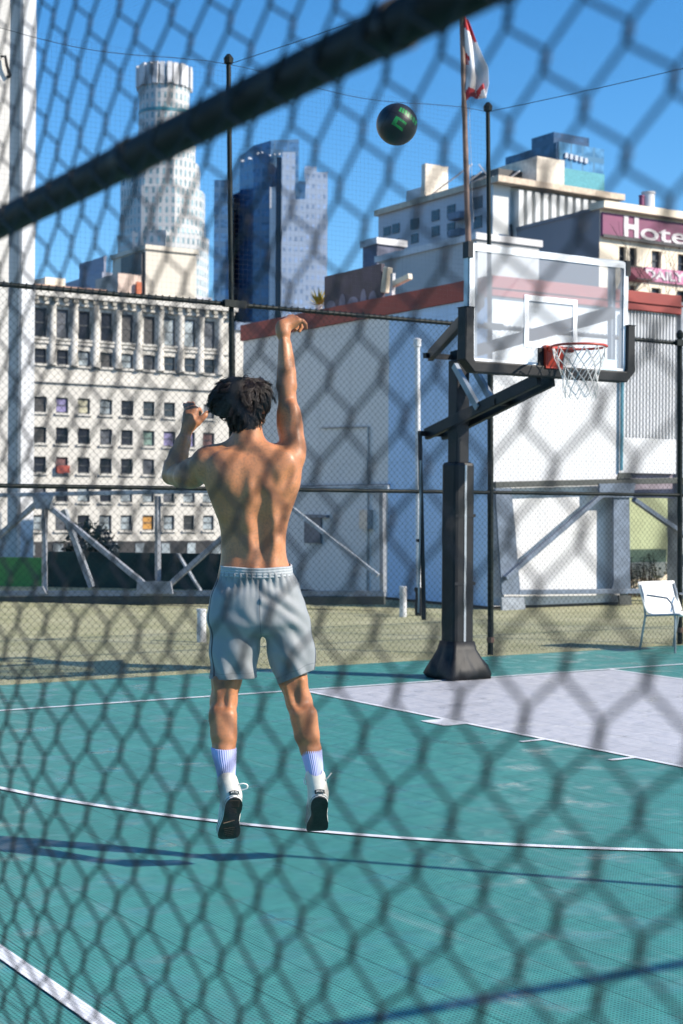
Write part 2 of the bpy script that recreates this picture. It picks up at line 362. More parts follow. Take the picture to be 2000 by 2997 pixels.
# mural parapet, plant and spotlight on the coping
p0 = on_x(955, 870, WX + .1); p1 = on_x(1122, 822, WX + .1); tz = on_x(1120, 772, WX + .1).z
mb = MB().box((WX + .06, p1.y, 5.403), (WX + .14, p0.y, tz))
mp = thing('mural_panel', (WX + .1, p1.y, 5.4), 'dark purple parapet panel painted with pale shapes, on the red coping', 'panel')
mb.build('board', mat('dark mural paint', (.05, .035, .06), .6, var=.3, vscale=3), mp)
mr = MB()
for k, (fx, hh, ww) in enumerate(((.12, .09, .34), (.33, .14, .22), (.52, .08, .36), (.70, .15, .2), (.86, .10, .26))):
    cy = p0.y + (p1.y - p0.y) * fx; n = 10
    mr.add([(WX + .055, cy + ww * .5 * math.cos(a), 5.42 + abs(hh * math.sin(a)) * 1.5) for a in [math.pi * i / n for i in range(n + 1)]], [tuple(range(n + 1))])
mr.build('painted_shape', mat('pale mural paint', (.20, .18, .25), .6), mp)
sp = thing('spotlight', (WX + .1, p1.y - .25, 5.4), 'cream floodlight head mounted at the bend of the red coping', 'lamp')
s0 = Vector((WX + .1, p1.y - .3, 5.4))
MB().bar(s0 + Vector((0, 0, .003)), s0 + Vector((0, 0, .42)), .07).build('post', M['white'], sp)
MB().bar(s0 + Vector((0, .25, .1)), s0 + Vector((0, .15, .55)), .10, .16).build('lamp_head', M['cream'], sp, bevel=.02)
MB().bar(s0 + Vector((0, -.05, .22)), s0 + Vector((0, -.55, .30)), .10, .11).build('lamp_arm', M['cream'], sp, bevel=.02)
pc = on_x(935, 845, WX + .1); pt = MB(); pt.lathe([(.05, 0), (.09, .12)], (pc.x, pc.y, 5.403), 8)
fl_ = MB()
for k in range(70):
    a = random.uniform(0, 6.28); e = random.uniform(.15, 1.2); ln = random.uniform(.2, .42); d = Vector((math.cos(a) * math.cos(e), math.sin(a) * math.cos(e), math.sin(e)))
    s_ = Vector((-math.sin(a), math.cos(a), 0)) * .022; b0 = Vector((pc.x, pc.y, 5.5))
    fl_.add([b0, b0 + d * ln * .5 + s_, b0 + d * ln, b0 + d * ln * .5 - s_], [(0, 1, 2, 3)])
pp = thing('potted_plant', (pc.x, pc.y, 5.4), 'small spiky yellow plant at the end of the mural panel', 'plant')
pt.build('pot', M['grey'], pp); fl_.build('foliage', mat('yellow leaf', (.42, .32, .04), .6), pp)

# plants with dark stems against the cream low wall
for k in range(5):
    px = 1846 + k * 27; g = on_y(px, 1740, WY + 1.5); g.z = .002
    stm = MB(); lf = MB()
    for j in range(5):
        q = g + Vector((random.uniform(-.12, .12), random.uniform(-.1, .1), 0)); e = q + Vector((random.uniform(-.2, .2), random.uniform(-.1, .1), random.uniform(.45, .85)))
        stm.tube([q, (q + e) / 2 + Vector((random.uniform(-.06, .06), 0, 0)), e], [.012, .01, .004], 5)
        for i in range(16):
            f = random.uniform(.35, 1); c0 = q.lerp(e, f); a = random.uniform(0, 6.28); d = Vector((math.cos(a), math.sin(a), random.uniform(-.3, .6))) * random.uniform(.05, .11); s_ = Vector((-d.y, d.x, .02)) * .35
            lf.add([c0, c0 + d * .5 + s_, c0 + d, c0 + d * .5 - s_], [(0, 1, 2, 3)])
    th = thing('shrub', g, 'dark thin stemmed shrub along the cream low wall behind the chair', 'plant', 'shrubs along the cream low wall')
    stm.build('stem', mat('bark', (.05, .035, .025), .9), th); lf.build('foliage', mat('dark leaf', (.045, .05, .025), .7), th)

# ================================================================== steel trestles
def trestle(name, label, base_pt, nrm, bars, plates, mats):
    o = thing(name, base_pt, label, 'steel frame')
    for nm, a, b, th, mt, off in bars:
        p = on_pl(*a, base_pt, nrm) + Vector(nrm).normalized() * off; q = on_pl(*b, base_pt, nrm) + Vector(nrm).normalized() * off
        MB().bar(p, q, .10, th, up=nrm if False else (0, 0, 1)).build(nm, mats[mt], o, bevel=.006)
    for poly, off, mt in plates:
        n = Vector(nrm).normalized(); P = [on_pl(*c, base_pt, nrm) + n * off for c in poly]; k = len(P)
        MB().add([p - n * .02 for p in P] + [p + n * .02 for p in P], [tuple(range(k)), tuple(range(k, 2 * k))[::-1]] + [(i, (i + 1) % k, k + (i + 1) % k, k + i)[::-1] for i in range(k)]).build('gusset_plate', mats[mt], o)
    return o
A = Vector((.28, 13.44, 0)); Bv = Vector((4.32, 8.95, 0)); nl = (Bv - A).cross(Vector((0, 0, 1))).normalized()
if nl.dot(FW) > 0: nl = -nl
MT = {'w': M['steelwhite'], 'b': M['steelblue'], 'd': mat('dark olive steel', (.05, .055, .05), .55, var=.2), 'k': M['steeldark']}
trestle('steel_trestle', 'white steel lattice trestle with zigzag braces behind the fence at left', A + Vector((1.5, -1.67, 0)), tuple(nl), [
    ('top_chord', (-120, 1452), (1138, 1426), .07, 'b', 0), ('bottom_chord', (-120, 1737), (1128, 1737), .09, 'w', .0), ('shadow_bar', (-120, 1757), (1128, 1757), .13, 'd', .02),  # dark bar added last here paints the shadow band under the bottom chord
    ('brace', (-120, 1662), (118, 1458), .085, 'b', -.10), ('brace', (146, 1478), (452, 1726), .085, 'w', .10), ('brace', (486, 1726), (792, 1456), .085, 'w', .10),
    ('brace', (800, 1440), (1112, 1684), .06, 'b', .10), ('upright', (131, 1462), (131, 1734), .07, 'w', 0), ('upright', (462, 1452), (463, 1732), .07, 'w', 0), ('upright', (1120, 1432), (1122, 1734), .07, 'w', 0),
    ('strut', (160, 1492), (244, 1722), .09, 'b', -.35), ('strut', (488, 1622), (556, 1734), .035, 'b', -.5)],
    [([(415, 1700), (512, 1700), (518, 1736), (412, 1736)], .17, 'w'), ([(108, 1452), (172, 1452), (160, 1490), (120, 1490)], .17, 'b'), ([(122, 1715), (140, 1715), (150, 1736), (114, 1736)], .17, 'w')], MT)
P2 = Vector((6.4, 7.72, 0))
trestle('steel_trestle', 'grey steel leg frame with crossed braces standing before the sunlit white wall', P2, (0, -1, 0), [
    ('top_chord', (1446, 1419), (1765, 1411), .10, 'd', 0), ('top_chord', (1765, 1411), (2090, 1404), .10, 'd', 0.0),
    ('bottom_chord', (1515, 1733), (2060, 1728), .08, 'k', 0), ('brace', (1469, 1692), (1748, 1452), .075, 'k', .08), ('brace', (1846, 1462), (2060, 1612), .075, 'k', .08)],
    [([(1446, 1428), (1493, 1428), (1520, 1740), (1466, 1740)], .02, 'k'), ([(1792, 1455), (1838, 1455), (1841, 1732), (1786, 1732), (1792, 1705)], .02, 'k'),
     ([(1746, 1416), (1850, 1414), (1846, 1456), (1746, 1456)], .06, 'k'), ([(1800, 1402), (1806, 1384), (1836, 1384), (1842, 1400)], .05, 'd'),
     ([(1461, 1748), (1526, 1748), (1532, 1786), (1463, 1786)], .05, 'b'), ([(1803, 1742), (1840, 1742), (1842, 1770), (1806, 1770)], .05, 'd')], MT)

# ================================================================== green screens at the far left
gw = MB(); a_ = at(-80, 1718, 31.2); b_ = at(122, 1722, 31)
def upright(name, p, q, ztop, thick, mtl, label, cat, zb=0.002):
    p = Vector((p.x, p.y, 0)); q = Vector((q.x, q.y, 0)); n = (q - p).cross(Vector((0, 0, 1))).normalized() * thick
    o = MB().prism([(v.x, v.y) for v in (p, q, q + n * -1 if n.dot(FW) < 0 else q + n, p + n * -1 if n.dot(FW) < 0 else p + n)][::1], zb, ztop).build(name, mtl); return tag(o, label, cat)
upright('green_wall', a_, b_, at(50, 1632, 31).z, .15, mat('bright green wall', (.085, .26, .065), .7, var=.08), 'bright green low wall at the far left edge behind the trestle', 'wall')
dg = mat('dark green windscreen', (.012, .035, .028), .8, var=.3, vscale=2)
upright('windscreen', at(122, 1722, 31), at(760, 1722, 30), at(400, 1618, 30.5).z, .12, dg, 'dark green screen behind the white trestle, right of the green wall', 'screen')
def bush(name, c, rx, ry, rz, n, label, mtl):
    mb = MB()
    for k in range(n):
        u_ = Vector((random.gauss(0, 1), random.gauss(0, 1), random.gauss(0, 1))).normalized() * random.random() ** .33
        p = Vector((c.x + u_.x * rx, c.y + u_.y * ry, max(.03, c.z + u_.z * rz))); a = Vector((random.gauss(0, 1), random.gauss(0, 1), random.gauss(0, 1))).normalized(); b = a.orthogonal().normalized(); s_ = random.uniform(.05, .10)
        mb.add([p, p + a * s_ * .6 + b * s_ * .4, p + a * s_ * 1.3, p + a * s_ * .6 - b * s_ * .4], [(0, 1, 2, 3)])
    th = thing(name, (c.x, c.y, 0), label, 'plant'); mb.build('foliage', mtl, th)
    MB().tube([(c.x, c.y, 0), (c.x, c.y, c.z)], [.05, .02], 6).build('stem', mat('bark', (.05, .035, .025), .9), th)
g = at(262, 1660, 32); bush('shrub', Vector((g.x, g.y, .50)), .62, .5, .85, 2600, 'round dark green shrub rising above the dark screen', mat('dark shrub leaf', (.018, .04, .022), .6))

# tall white wall at the left edge
lw = thing('white_building', on_z(60, 1740), 'tall plain white building cut off by the left edge of the photo', 'building')
q1 = at(48, 1600, 34)
y_ = q1.y
MB().box((q1.x - 9, y_, -27.8), (q1.x - .002, y_ + 8, 15)).build('wall', mat('pale wall', (.56, .545, .52), .85, var=.04, vscale=.4), lw)
MB().box((q1.x, y_ - .25, -27.8), (q1.x + .30, y_ + 8, 16)).build('pilaster', M['white'], lw)
hk = on_y(10, 195, y_); MB().tube([hk + Vector((-.1, -.1, .18)), hk + Vector((0, -.12, .2)), hk + Vector((.04, -.12, 0)), hk + Vector((.12, -.1, -.2)), hk + Vector((.12, 0, -.2))], .035, 6).build('wall_hook', M['blackmetal'], lw)
# ================================================================== city behind
def tower_mat(name, wall, glass, fx, fz, wx=.55, wz=.5, rough=.6, var=.05, glassrough=.15):
    """facade with a regular grid of window panes; x/y run along the wall, z up"""
    m, t = newmat(name); co = t.coord('Object'); x, y, z = t.sep(co)
    nx, ny, nz_ = t.sep(t.n.new('ShaderNodeNewGeometry').outputs['Normal'])
    h = t.mix(t.math('GREATER_THAN', t.math('ABSOLUTE', nx), t.math('ABSOLUTE', ny)), x, y)
    h = t.sep(h)[0] if False else h
    a = t.math('LESS_THAN', t.math('FRACT', t.math('DIVIDE', h, fx)), wx); b = t.math('LESS_THAN', t.math('FRACT', t.math('DIVIDE', z, fz)), wz)
    g = t.math('MULTIPLY', a, b); g = t.math('MULTIPLY', g, t.math('LESS_THAN', nz_, .5))
    n = t.noise(co, .05, 4); w_ = t.mix(t.rng(n, .3, .7), wall, tuple(q * (1 - 2 * var) for q in wall))
    wn = t.noise(co, .35, 2); gl = t.mix(t.rng(wn, .4, .6), glass, tuple(min(1, q * 1.8) for q in glass))
    t.set(Base_Color=t.mix(g, w_, gl), Roughness=t.rng(g, 0, 1, rough, glassrough)); return m
def make_window(w_, h_, pane_m, frame_m, nm='window'):
    f = MB(); t = .09 * w_
    f.box((-w_ / 2, -.05, 0), (-w_ / 2 + t, .05, h_)); f.box((w_ / 2 - t, -.05, 0), (w_ / 2, .05, h_)); f.box((-w_ / 2 + t, -.05, h_ - t), (w_ / 2 - t, .05, h_)); f.box((-w_ / 2 + t, -.05, 0), (w_ / 2 - t, .05, t)); f.box((-w_ / 2 + t, -.05, h_ * .5 - t * .35), (w_ / 2 - t, .05, h_ * .5 + t * .35))
    return f
def quad_mb(w_, h_): return MB().add([(-w_ / 2, 0.012, 0), (w_ / 2, 0.012, 0), (w_ / 2, 0.012, h_), (-w_ / 2, 0.012, h_)], [(0, 1, 2, 3)])
PANES = [mat('window blind ' + n, c, .35, var=.15, vscale=.6, col2=c2) for n, c, c2 in (('grey', (.05, .055, .065), (.12, .13, .15)), ('pale', (.42, .48, .50), (.10, .12, .14)), ('purple', (.30, .26, .48), (.08, .08, .14)), ('cream', (.60, .56, .38), (.2, .2, .16)), ('orange', (.52, .27, .06), (.35, .17, .05)), ('rose', (.30, .14, .12), (.05, .04, .05)), ('green', (.22, .34, .28), (.06, .08, .08)))] + [M['glassdark'], M['dark']]
FRAME_D = mat('dark window frame', (.06, .065, .07), .5)

def windows(parent, cells, y, inset, panes, frame=True):
    """cells: (u centre, z0, width, height, pane index)"""
    cache = {}
    for (uc, z0, ww, hh, pi) in cells:
        key = (round(ww, 1), round(hh, 1), pi)
        if key not in cache:
            fo = make_window(ww, hh, None, None).build('window', FRAME_D); po = quad_mb(ww, hh).build('pane', PANES[pi]); po.parent = fo; cache[key] = (fo.data, po.data, fo, po); new = True
        else:
            fd, pd, _, _ = cache[key]; fo = bpy.data.objects.new('window', fd); COL.objects.link(fo); po = bpy.data.objects.new('pane', pd); COL.objects.link(po); po.parent = fo
        fo.parent = parent; fo.location = (uc - parent.location.x, y + inset - parent.location.y, z0 - parent.location.z)

# ---- beige hotel block at the left
YB = 140.0
colx = [on_y(p, 1270, YB).x for p in (118, 182, 246, 311, 372, 436, 496, 555, 612)]
sp_ = (colx[-1] - colx[0]) / 8; colx = [colx[0] - sp_] + colx
def zb(y): return on_y(118, y, YB).z
rows = [(zb(986), zb(900)), (zb(1064), zb(1019)), (zb(1206), zb(1160)), (zb(1296), zb(1249)), (zb(1383), zb(1336)), (zb(1468), zb(1421)), (zb(1553), zb(1507))]
ww_ = sp_ * .56
us = []
uL = on_y(30, 1200, YB).x; uR = on_y(673, 1200, YB).x
us = [uL] + [q for c in colx for q in (c - ww_ / 2, c + ww_ / 2)] + [uR]
zs = [-27.9]
for r in sorted(rows): zs += [r[0], r[1]]
zT = zb(868); zs.append(zT)
holes = {(1 + 2 * i, 1 + 2 * j) for i in range(len(colx)) for j in range(len(rows))}
bb = thing('apartment_building', ((uL + uR) / 2, YB, -28), 'beige apartment block with rows of dark windows across the street at left', 'building')
mb = wall_with_holes(us, zs, holes, YB, .45); closed_box(mb, uL, uR, YB, YB + 22, -27.9, zT)
beige = stucco('beige masonry', (.57, .545, .495), .35, .9)
mb.build('wall', beige, bb)
cr = MB(); cr.box((uL - .2, YB - 1.1, zT + .003), (uR + .5, YB + 22, zT + .55)); cr.box((uL - .1, YB - .5, zT - .75), (uR + .2, YB - .003, zT - .003)); cr.build('cornice', beige, bb)
dn = MB(); k = 0; x = uL
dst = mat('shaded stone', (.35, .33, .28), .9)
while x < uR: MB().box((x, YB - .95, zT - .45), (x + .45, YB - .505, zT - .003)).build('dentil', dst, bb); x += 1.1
zs2 = (zb(1064) + zb(1160)) / 2
st = MB(); st.box((uL, YB - .3, zs2 - .2), (uR + .15, YB - .003, zs2 + .25)); st.box((uL, YB - .2, zb(1000) - .12), (uR + .1, YB - .003, zb(1000) + .12)); st.build('string_course', beige, bb)
for i in range(len(colx) + 1):
    c = (colx[i - 1] + sp_ / 2) if i else colx[0] - sp_ / 2
    if c > uR - .6: c = uR - .5
    MB().lathe([(sp_ * .22, 0), (sp_ * .20, .4), (sp_ * .17, .5), (sp_ * .17, zb(885) - zb(1066) - .5), (sp_ * .22, zb(885) - zb(1066))], (c, YB - .05, zb(1066)), 12).build('pilaster', beige, bb, smooth='auto')
cells = []
rp_ = random.Random(11)
tab = {(2, 2): 2, (2, 3): 3, (2, 4): 1, (3, 6): 6, (3, 7): 2, (3, 8): 2, (3, 9): 5, (6, 6): 4, (4, 2): 5, (0, 7): 1, (0, 8): 1, (1, 3): 1, (1, 5): 1}
for j, r in enumerate(rows):
    for i, c in enumerate(colx):
        pi = tab.get((j, i), rp_.choice([7, 7, 8, 8, 0, 7, 7] if j < 5 else [1, 1, 1, 0, 7]))
        cells.append((c, r[0], ww_, r[1] - r[0], pi))
windows(bb, cells, YB, .25, PANES)
for (c, z0, w1_, h1_, pi) in cells: MB().box((c - w1_ * .62, YB - .22, z0 - .22), (c + w1_ * .62, YB - .003, z0 - .02)).build('window_sill', M['cream'] if False else beige, bb)
sf = MB(); sf.box((uL - .1, YB - .6, -27.9), (uR + .2, YB - .004, zb(1585))); sf.build('storefront', M['dark'], bb)
for k in range(8):
    x = uL + 1.5 + k * 3.1; MB().box((x, YB - .7, zb(1625)), (x + 1.0, YB - .604, zb(1592))).build('shop_window', PANES[1], bb)
fb = on_y(182, 1375, YB); MB().box((fb.x - .7, YB - .5, fb.z - .35), (fb.x + .7, YB - .01, fb.z + .45)).build('flower_box', mat('rust red box', (.33, .06, .04), .7), bb)

def block(name, label, x0, x1, ytop, y, depth, m, zb_=-27.9, extra=None):
    a = on_y(x0, ytop, y); b = on_y(x1, ytop, y); zt = on_y((x0 + x1) / 2, ytop, y).z
    o = MB().box((a.x, y, zb_), (b.x, y + depth, zt)); t = thing(name, ((a.x + b.x) / 2, y, zb_), label, 'building')
    o.build('wall', m, t); return t, a.x, b.x, zt
t_, x0, x1, zt = block('apartment_building', 'narrow beige block just right of the beige apartment block, behind the fence post', 690, 738, 968, YB + 14, 12, beige)
MB().box((x0 - .2, YB + 13.6, zt + .003), (x1 + .3, YB + 26, zt + 1.0)).build('parapet', mat('blue grey roof edge', (.16, .22, .32), .6), t_)
t_, x0, x1, zt = block('brown_building', 'low reddish brown building peeping over the beige roofline at far left', 80, 312, 838, 190, 12, mat('brown stucco', (.36, .22, .16), .9, var=.15, vscale=.1))
MB().box((x0 + 3, 191, zt + .003), (x0 + 6, 196, zt + 1.2)).build('roof_box', M['cream'], t_)
t_, x0, x1, zt = block('grey_building', 'pale blue grey office building far behind the brown building at left', 300, 352, 798, 420, 30, mat('blue grey', (.30, .33, .42), .7))
MB().box((x0 + 1, 421, zt + .003), (x1 - 4, 440, zt + 5)).build('roof_block', mat('blue grey', (.27, .30, .40), .7), t_)

# ---- cream block at the foot of the round tower
YC = 230; cm = mat('cream tower wall', (.62, .56, .47), .8, var=.07, vscale=.05)
cb = thing('cream_building', (on_y(500, 800, YC).x, YC, -28), 'blank cream block with a dark shaded side at the foot of the round tower', 'building')
a = on_y(427, 800, YC).x; b = on_y(574, 800, YC).x; zt = on_y(500, 737, YC).z
mb = MB().box((a, YC, -27.9), (b, YC + 14, zt)); mb.build('wall', cm, cb)
MB().box((a - .3, YC - .4, zt + .003), (b + .3, YC + 14.3, zt + .8)).build('parapet', cm, cb)
MB().box((a - .002 - .6, YC + .5, zt - 9), (a - .002, YC + 9, zt - .4)).build('shade_panel', M['dark'], cb)  # dark panel paints the block's west side as shaded
a2 = on_y(349, 800, YC).x; z2 = on_y(370, 800, YC).z
MB().box((a2, YC + .4, -27.9), (a - .605, YC + 10, z2)).build('annex', mat('tan wall', (.62, .48, .40), .85), cb)
MB().box((on_y(398, 850, YC).x, YC - .4, on_y(398, 860, YC).z), (on_y(412, 850, YC).x, YC - .01, on_y(398, 825, YC).z)).build('orange_duct', mat('orange duct', (.45, .10, .03), .6), cb)
a3 = on_y(574, 800, YC).x; b3 = on_y(626, 800, YC).x; MB().box((a3 + .003, YC + .6, -27.9), (b3, YC + 9, on_y(600, 868, YC).z)).build('annex', M['lav'], cb)

# ---- round stepped tower
D = 620.0
rt_c = at(478, 800, D); S = D / FPX
tw = thing('round_tower', (rt_c.x, rt_c.y, -28), 'tall round stepped white tower with a crown on top', 'skyscraper')
def ztop(py): return CAM.z + (1486 - py) * S
TW = tower_mat('tower white grid', (.50, .50, .495), (.17, .25, .27), 2.2, 3.9, .42, .62)
def ring(rad, z0, z1, n=32, nm='tier', m=None, notch=0.0, rot=0.0):
    pr = []
    for k in range(n):
        a = 2 * math.pi * k / n + rot; rr = rad * (1 - (notch if (k % (n // 8)) == 0 else 0)); pr.append((rt_c.x + rr * math.cos(a), rt_c.y + rr * math.sin(a)))
    return MB().prism(pr, z0, z1).build(nm, m or TW, tw)
# crown: fins around a recessed glass drum
zc0, zc1 = ztop(268), ztop(206); rc = 74 * S
ring(rc * .93, zc0, zc1 - 1.5, 24, 'crown_drum', mat('crown glass', (.24, .40, .42), .2, var=.1))
for k in range(24):
    a = 2 * math.pi * k / 24; c_, s_ = math.cos(a), math.sin(a); p = Vector((rt_c.x + rc * .955 * c_, rt_c.y + rc * .955 * s_, 0))
    MB().bar(p + Vector((0, 0, zc0)), p + Vector((0, 0, zc1)), 2.0, 3.4 if k % 2 else 2.2, up=(c_, s_, 0)).build('crown_fin', M['white'], tw)
ring(rc * 1.0, ztop(268), ztop(258), 32, 'crown_band', mat('teal band', (.06, .22, .27), .4))
ring(rc * 1.0, ztop(440), ztop(268) - .01, 32, 'tier'); ring(rc * 1.02, ztop(345), ztop(335), 32, 'band', mat('teal band', (.06, .22, .27), .4))
ring(92 * S, ztop(500), ztop(430), 32, 'tier', None, .06); ring(110 * S, ztop(580), ztop(492), 16, 'tier', None, .05, .2); ring(126 * S, -27.9, ztop(572), 16, 'tier', None, .05, .2)
ring(133 * S, -27.9, ztop(700), 8, 'tier', None, 0, .39)
e0 = at(372, 600, D); MB().box((e0.x - 2, e0.y - 10, -27.9), (e0.x + 14, e0.y + 2, ztop(528))).build('wing', tower_mat('tower wing', (.60, .62, .64), (.10, .16, .22), 4, 4.5, .6, .6), tw)

# ---- blue glass towers
GL = tower_mat('blue curtain glass', (.105, .200, .330), (.05, .115, .215), 4.0, 4.2, .86, .6, .22, .1, .10)
GL2 = tower_mat('pale granite tower', (.46, .53, .64), (.24, .31, .43), 1.5, 3.2, .5, .45, .5, .08, .3)
D2 = 480.0; S2 = D2 / FPX
def z2(py): return CAM.z + (1486 - py) * S2
def px_poly(pts): return [(lambda q: (q.x, q.y))(at(px, 900, D2 + dd)) for px, dd in pts]
g1 = thing('glass_tower', at(760, 900, D2) * 1, 'deep blue glass tower with a curved sloping crown, left of the raised hand', 'skyscraper')
g1.location.z = -28
poly = px_poly([(676, 22), (700, 9), (740, 2), (790, 0), (872, 2), (872, 40), (690, 42)])
base = MB(); n = len(poly); tops = [z2(y) for y in (462, 440, 424, 413, 404, 404, 462)]
base.add([(x, y, -27.9) for x, y in poly] + [(x, y, tops[i]) for i, (x, y) in enumerate(poly)], [tuple(range(n))[::-1], tuple(range(n, 2 * n))] + [(i, (i + 1) % n, n + (i + 1) % n, n + i) for i in range(n)])
base.build('wall', GL, g1)
def gbox(x0, x1, yt, dd, dep, nm, m, o): 
    p = px_poly([(x0, dd), (x1, dd), (x1, dd + dep), (x0, dd + dep)]); return MB().prism(p, -27.9, z2(yt)).build(nm, m, o)
gbox(625, 680, 535, -3, 30, 'wing', GL, g1)
gbox(788, 806, 560, -6, 5, 'white_pier', M['white'], g1)
gbox(807, 822, 470, -4, 3.5, 'dark_slot', mat('dark blue glass', (.012, .03, .07), .15), g1)
lm = mat('pale letter metal', (.42, .47, .56), .5)
for k, (x0, x1, yy, dy_) in enumerate(((704, 722, 470, 6), (726, 742, 463, 5), (752, 760, 449, 5), (764, 770, 447, 4), (788, 796, 455, 5), (802, 808, 452, 4), (814, 822, 450, 5))):
    p = at(x0, yy, D2 - 1.2); q = at(x1, yy - 2, D2 - 1.2); MB().box((p.x, p.y - .3, p.z - dy_ * S2 / 2), (q.x, p.y + .3, p.z + dy_ * S2 / 2)).build('sign_letter', lm, g1)
g2 = thing('granite_tower', at(900, 900, D2 + 20), 'pale blue grey stepped tower right of the deep blue glass tower', 'skyscraper'); g2.location.z = -28
gbox(823, 862, 462, -7, 6, 'wall', GL2, g2); gbox(823, 892, 600, -8.5, 7, 'wall', GL2, g2); gbox(890, 957, 492, 6, 30, 'wall', GL2, g2); gbox(890, 925, 474, 6.5, 28, 'wall', GL2, g2)
gbox(860, 892, 524, 4, 30, 'dark_slot', GL, g2)

# ---- right: light apartment building with striped front
YR = 85.0
ucx = on_y(1437, 700, YR).x; YWL = on_x(1108, 640, ucx).y
rb = thing('striped_building', (on_y(1440, 700, YR).x, YR, -28), 'pale multi storey building with white vertical piers behind the flagpole', 'building')
uc = on_y(1437, 700, YR).x; ue = on_y(1790, 700, YR).x; zt = on_y(1440, 540, YR).z
n = 13; u0 = on_y(1487, 700, YR).x; st_ = (ue - u0) / n
us = [uc] ; 
for k in range(n): us += [u0 + st_ * k, u0 + st_ * (k + .42)]
us.append(ue)
fh = 3.5; zs = [-27.9]; hs = set(); j = 0
zrow = [zt - 1.5 - fh * (k + 1) for k in range(4)][::-1]
for z in zrow: zs += [z, z + 2.1]
zs.append(zt)
mb = MB(); closed_box(mb, uc, ue, YR, YWL, -27.9, zt, front=True)
light = mat('pale plaster', (.64, .65, .64), .8, var=.04, vscale=.2); mb.build('wall', M['lav'], rb)
# front skin: white piers over recessed dark strips
ps = MB(); ps.box((uc - .003, YR - .25, -27.9), (u0, YR - .004, zt)); ps.build('corner_pier', light, rb)
for k in range(n): MB().box((u0 + st_ * (k + .45), YR - .9, -27.9), (u0 + st_ * (k + 1), YR - .004, zt - .3)).build('pier', light, rb)
sb = mat('grey spandrel', (.22, .24, .25), .6); wd = []
for k in range(n):
    for z in zrow:
        MB().box((u0 + st_ * k + .02, YR - .12, z), (u0 + st_ * (k + .45) - .02, YR - .006, z + 2.0)).build('window', M['glassdark'], rb)
MB().box((u0, YR - .05, -27.9), (ue, YR - .0035, zt - .01)).build('spandrel_wall', mat('pale spandrel', (.45, .50, .50), .7), rb)
MB().box((uc - .3, YR - 1.3, zt + .003), (ue + .3, YWL + .3, zt + .5)).build('roof_edge', mat('tan roof edge', (.62, .50, .38), .8), rb)
# corner pier small windows
for z in zrow[-2:]: MB().box((u0 - 1.1, YR - .31, z - .4), (u0 - .3, YR - .255, z + 1.1)).build('window', mat('blue window', (.06, .14, .25), .2), rb)
# west wall windows
xw = uc - .04
for px, yy, hh in ((1400, 575, 36), (1400, 632, 36), (1322, 600, 36), (1322, 652, 34), (1276, 615, 32), (1276, 662, 30), (1215, 640, 30), (1215, 684, 28), (1160, 655, 28), (1160, 700, 26), (1134, 664, 26)):
    p = on_x(px, yy, uc); zz0 = on_x(px, yy + hh, uc).z; MB().box((uc - .06, p.y - .55, zz0), (uc - .003, p.y + .55, p.z)).build('window', M['glassdark'], rb)
for yy in (640, 690):
    p = on_x(1356, yy, uc); MB().box((uc - .9, p.y - .7, p.z - .1), (uc - .003, p.y + .9, p.z + .45)).build('fire_escape', mat('blue grey rail', (.14, .19, .27), .6), rb)
# long west wing at lower height, penthouse and roof house
c0 = on_x(1234, 560, uc + .5); c1 = on_x(1246, 478, uc + .5); c2 = on_y(1312, 500, c1.y)
MB().box((uc + .5, c1.y, zt + .503), (c2.x, c0.y, c1.z)).build('penthouse', mat('cream block', (.74, .66, .55), .8), rb)
q = on_x(1190, 560, uc + .5); MB().box((uc + .5, c0.y + .003, zt + .503), (uc + 5, q.y, q.z)).build('roof_house', M['grey'], rb)
ph0 = on_y(1572, 500, YR + 6).x; ph1 = on_y(1652, 500, YR + 6).x; zp = on_y(1610, 463, YR + 6).z
MB().box((ph0, YR + 6, zt + .503), (ph1, YR + 13, zp)).build('penthouse', mat('cream block', (.74, .66, .55), .8), rb)
MB().box((ph0 - .003 - 2.6, YR + 8, zt + .503), (ph0 - .003, YR + 12, zp - 1)).build('roof_house', M['dark'], rb)
for k in range(9):
    x = uc + random.uniform(.5, 6); MB().tube([(x, YR + random.uniform(1, 20), zt + .5), (x + random.uniform(-.3, .3), YR + 4, zt + random.uniform(1.2, 2.6))], .07, 5).build('roof_pipe', M['white'], rb)
# grey wall block before it
gy = on_x(1395, 760, 26.0)
gb = thing('grey_building', (26, gy.y, -28), 'plain grey concrete wall building below the pale striped building', 'building')
z_ = on_x(1250, 735, 26).z; MB().box((26, gy.y, -27.9), (29, on_x(1110, 800, 26).y, z_)).build('wall', stucco('concrete', (.50, .49, .48), .4, 2.4), gb)
MB().box((25.9, gy.y - .1, z_ + .003), (29.1, on_x(1110, 800, 26).y + .2, z_ + .25)).build('parapet', M['grey'], gb)
s_b = on_x(1104, 760, 30.0); s_e = on_x(1062, 760, 30.0); sb_ = thing('slate_building', (30, s_b.y, -28), 'small dark slate building corner left of the floodlight', 'building')
MB().box((30, s_b.y, -27.9), (31.5, s_e.y, on_x(1075, 722, 30).z)).build('wall', mat('slate', (.13, .14, .20), .8), sb_); MB().box((29.9, s_b.y - .1, on_x(1075, 722, 30).z + .003), (31.6, s_e.y + .1, on_x(1075, 722, 30).z + .3)).build('parapet', M['grey'], sb_)

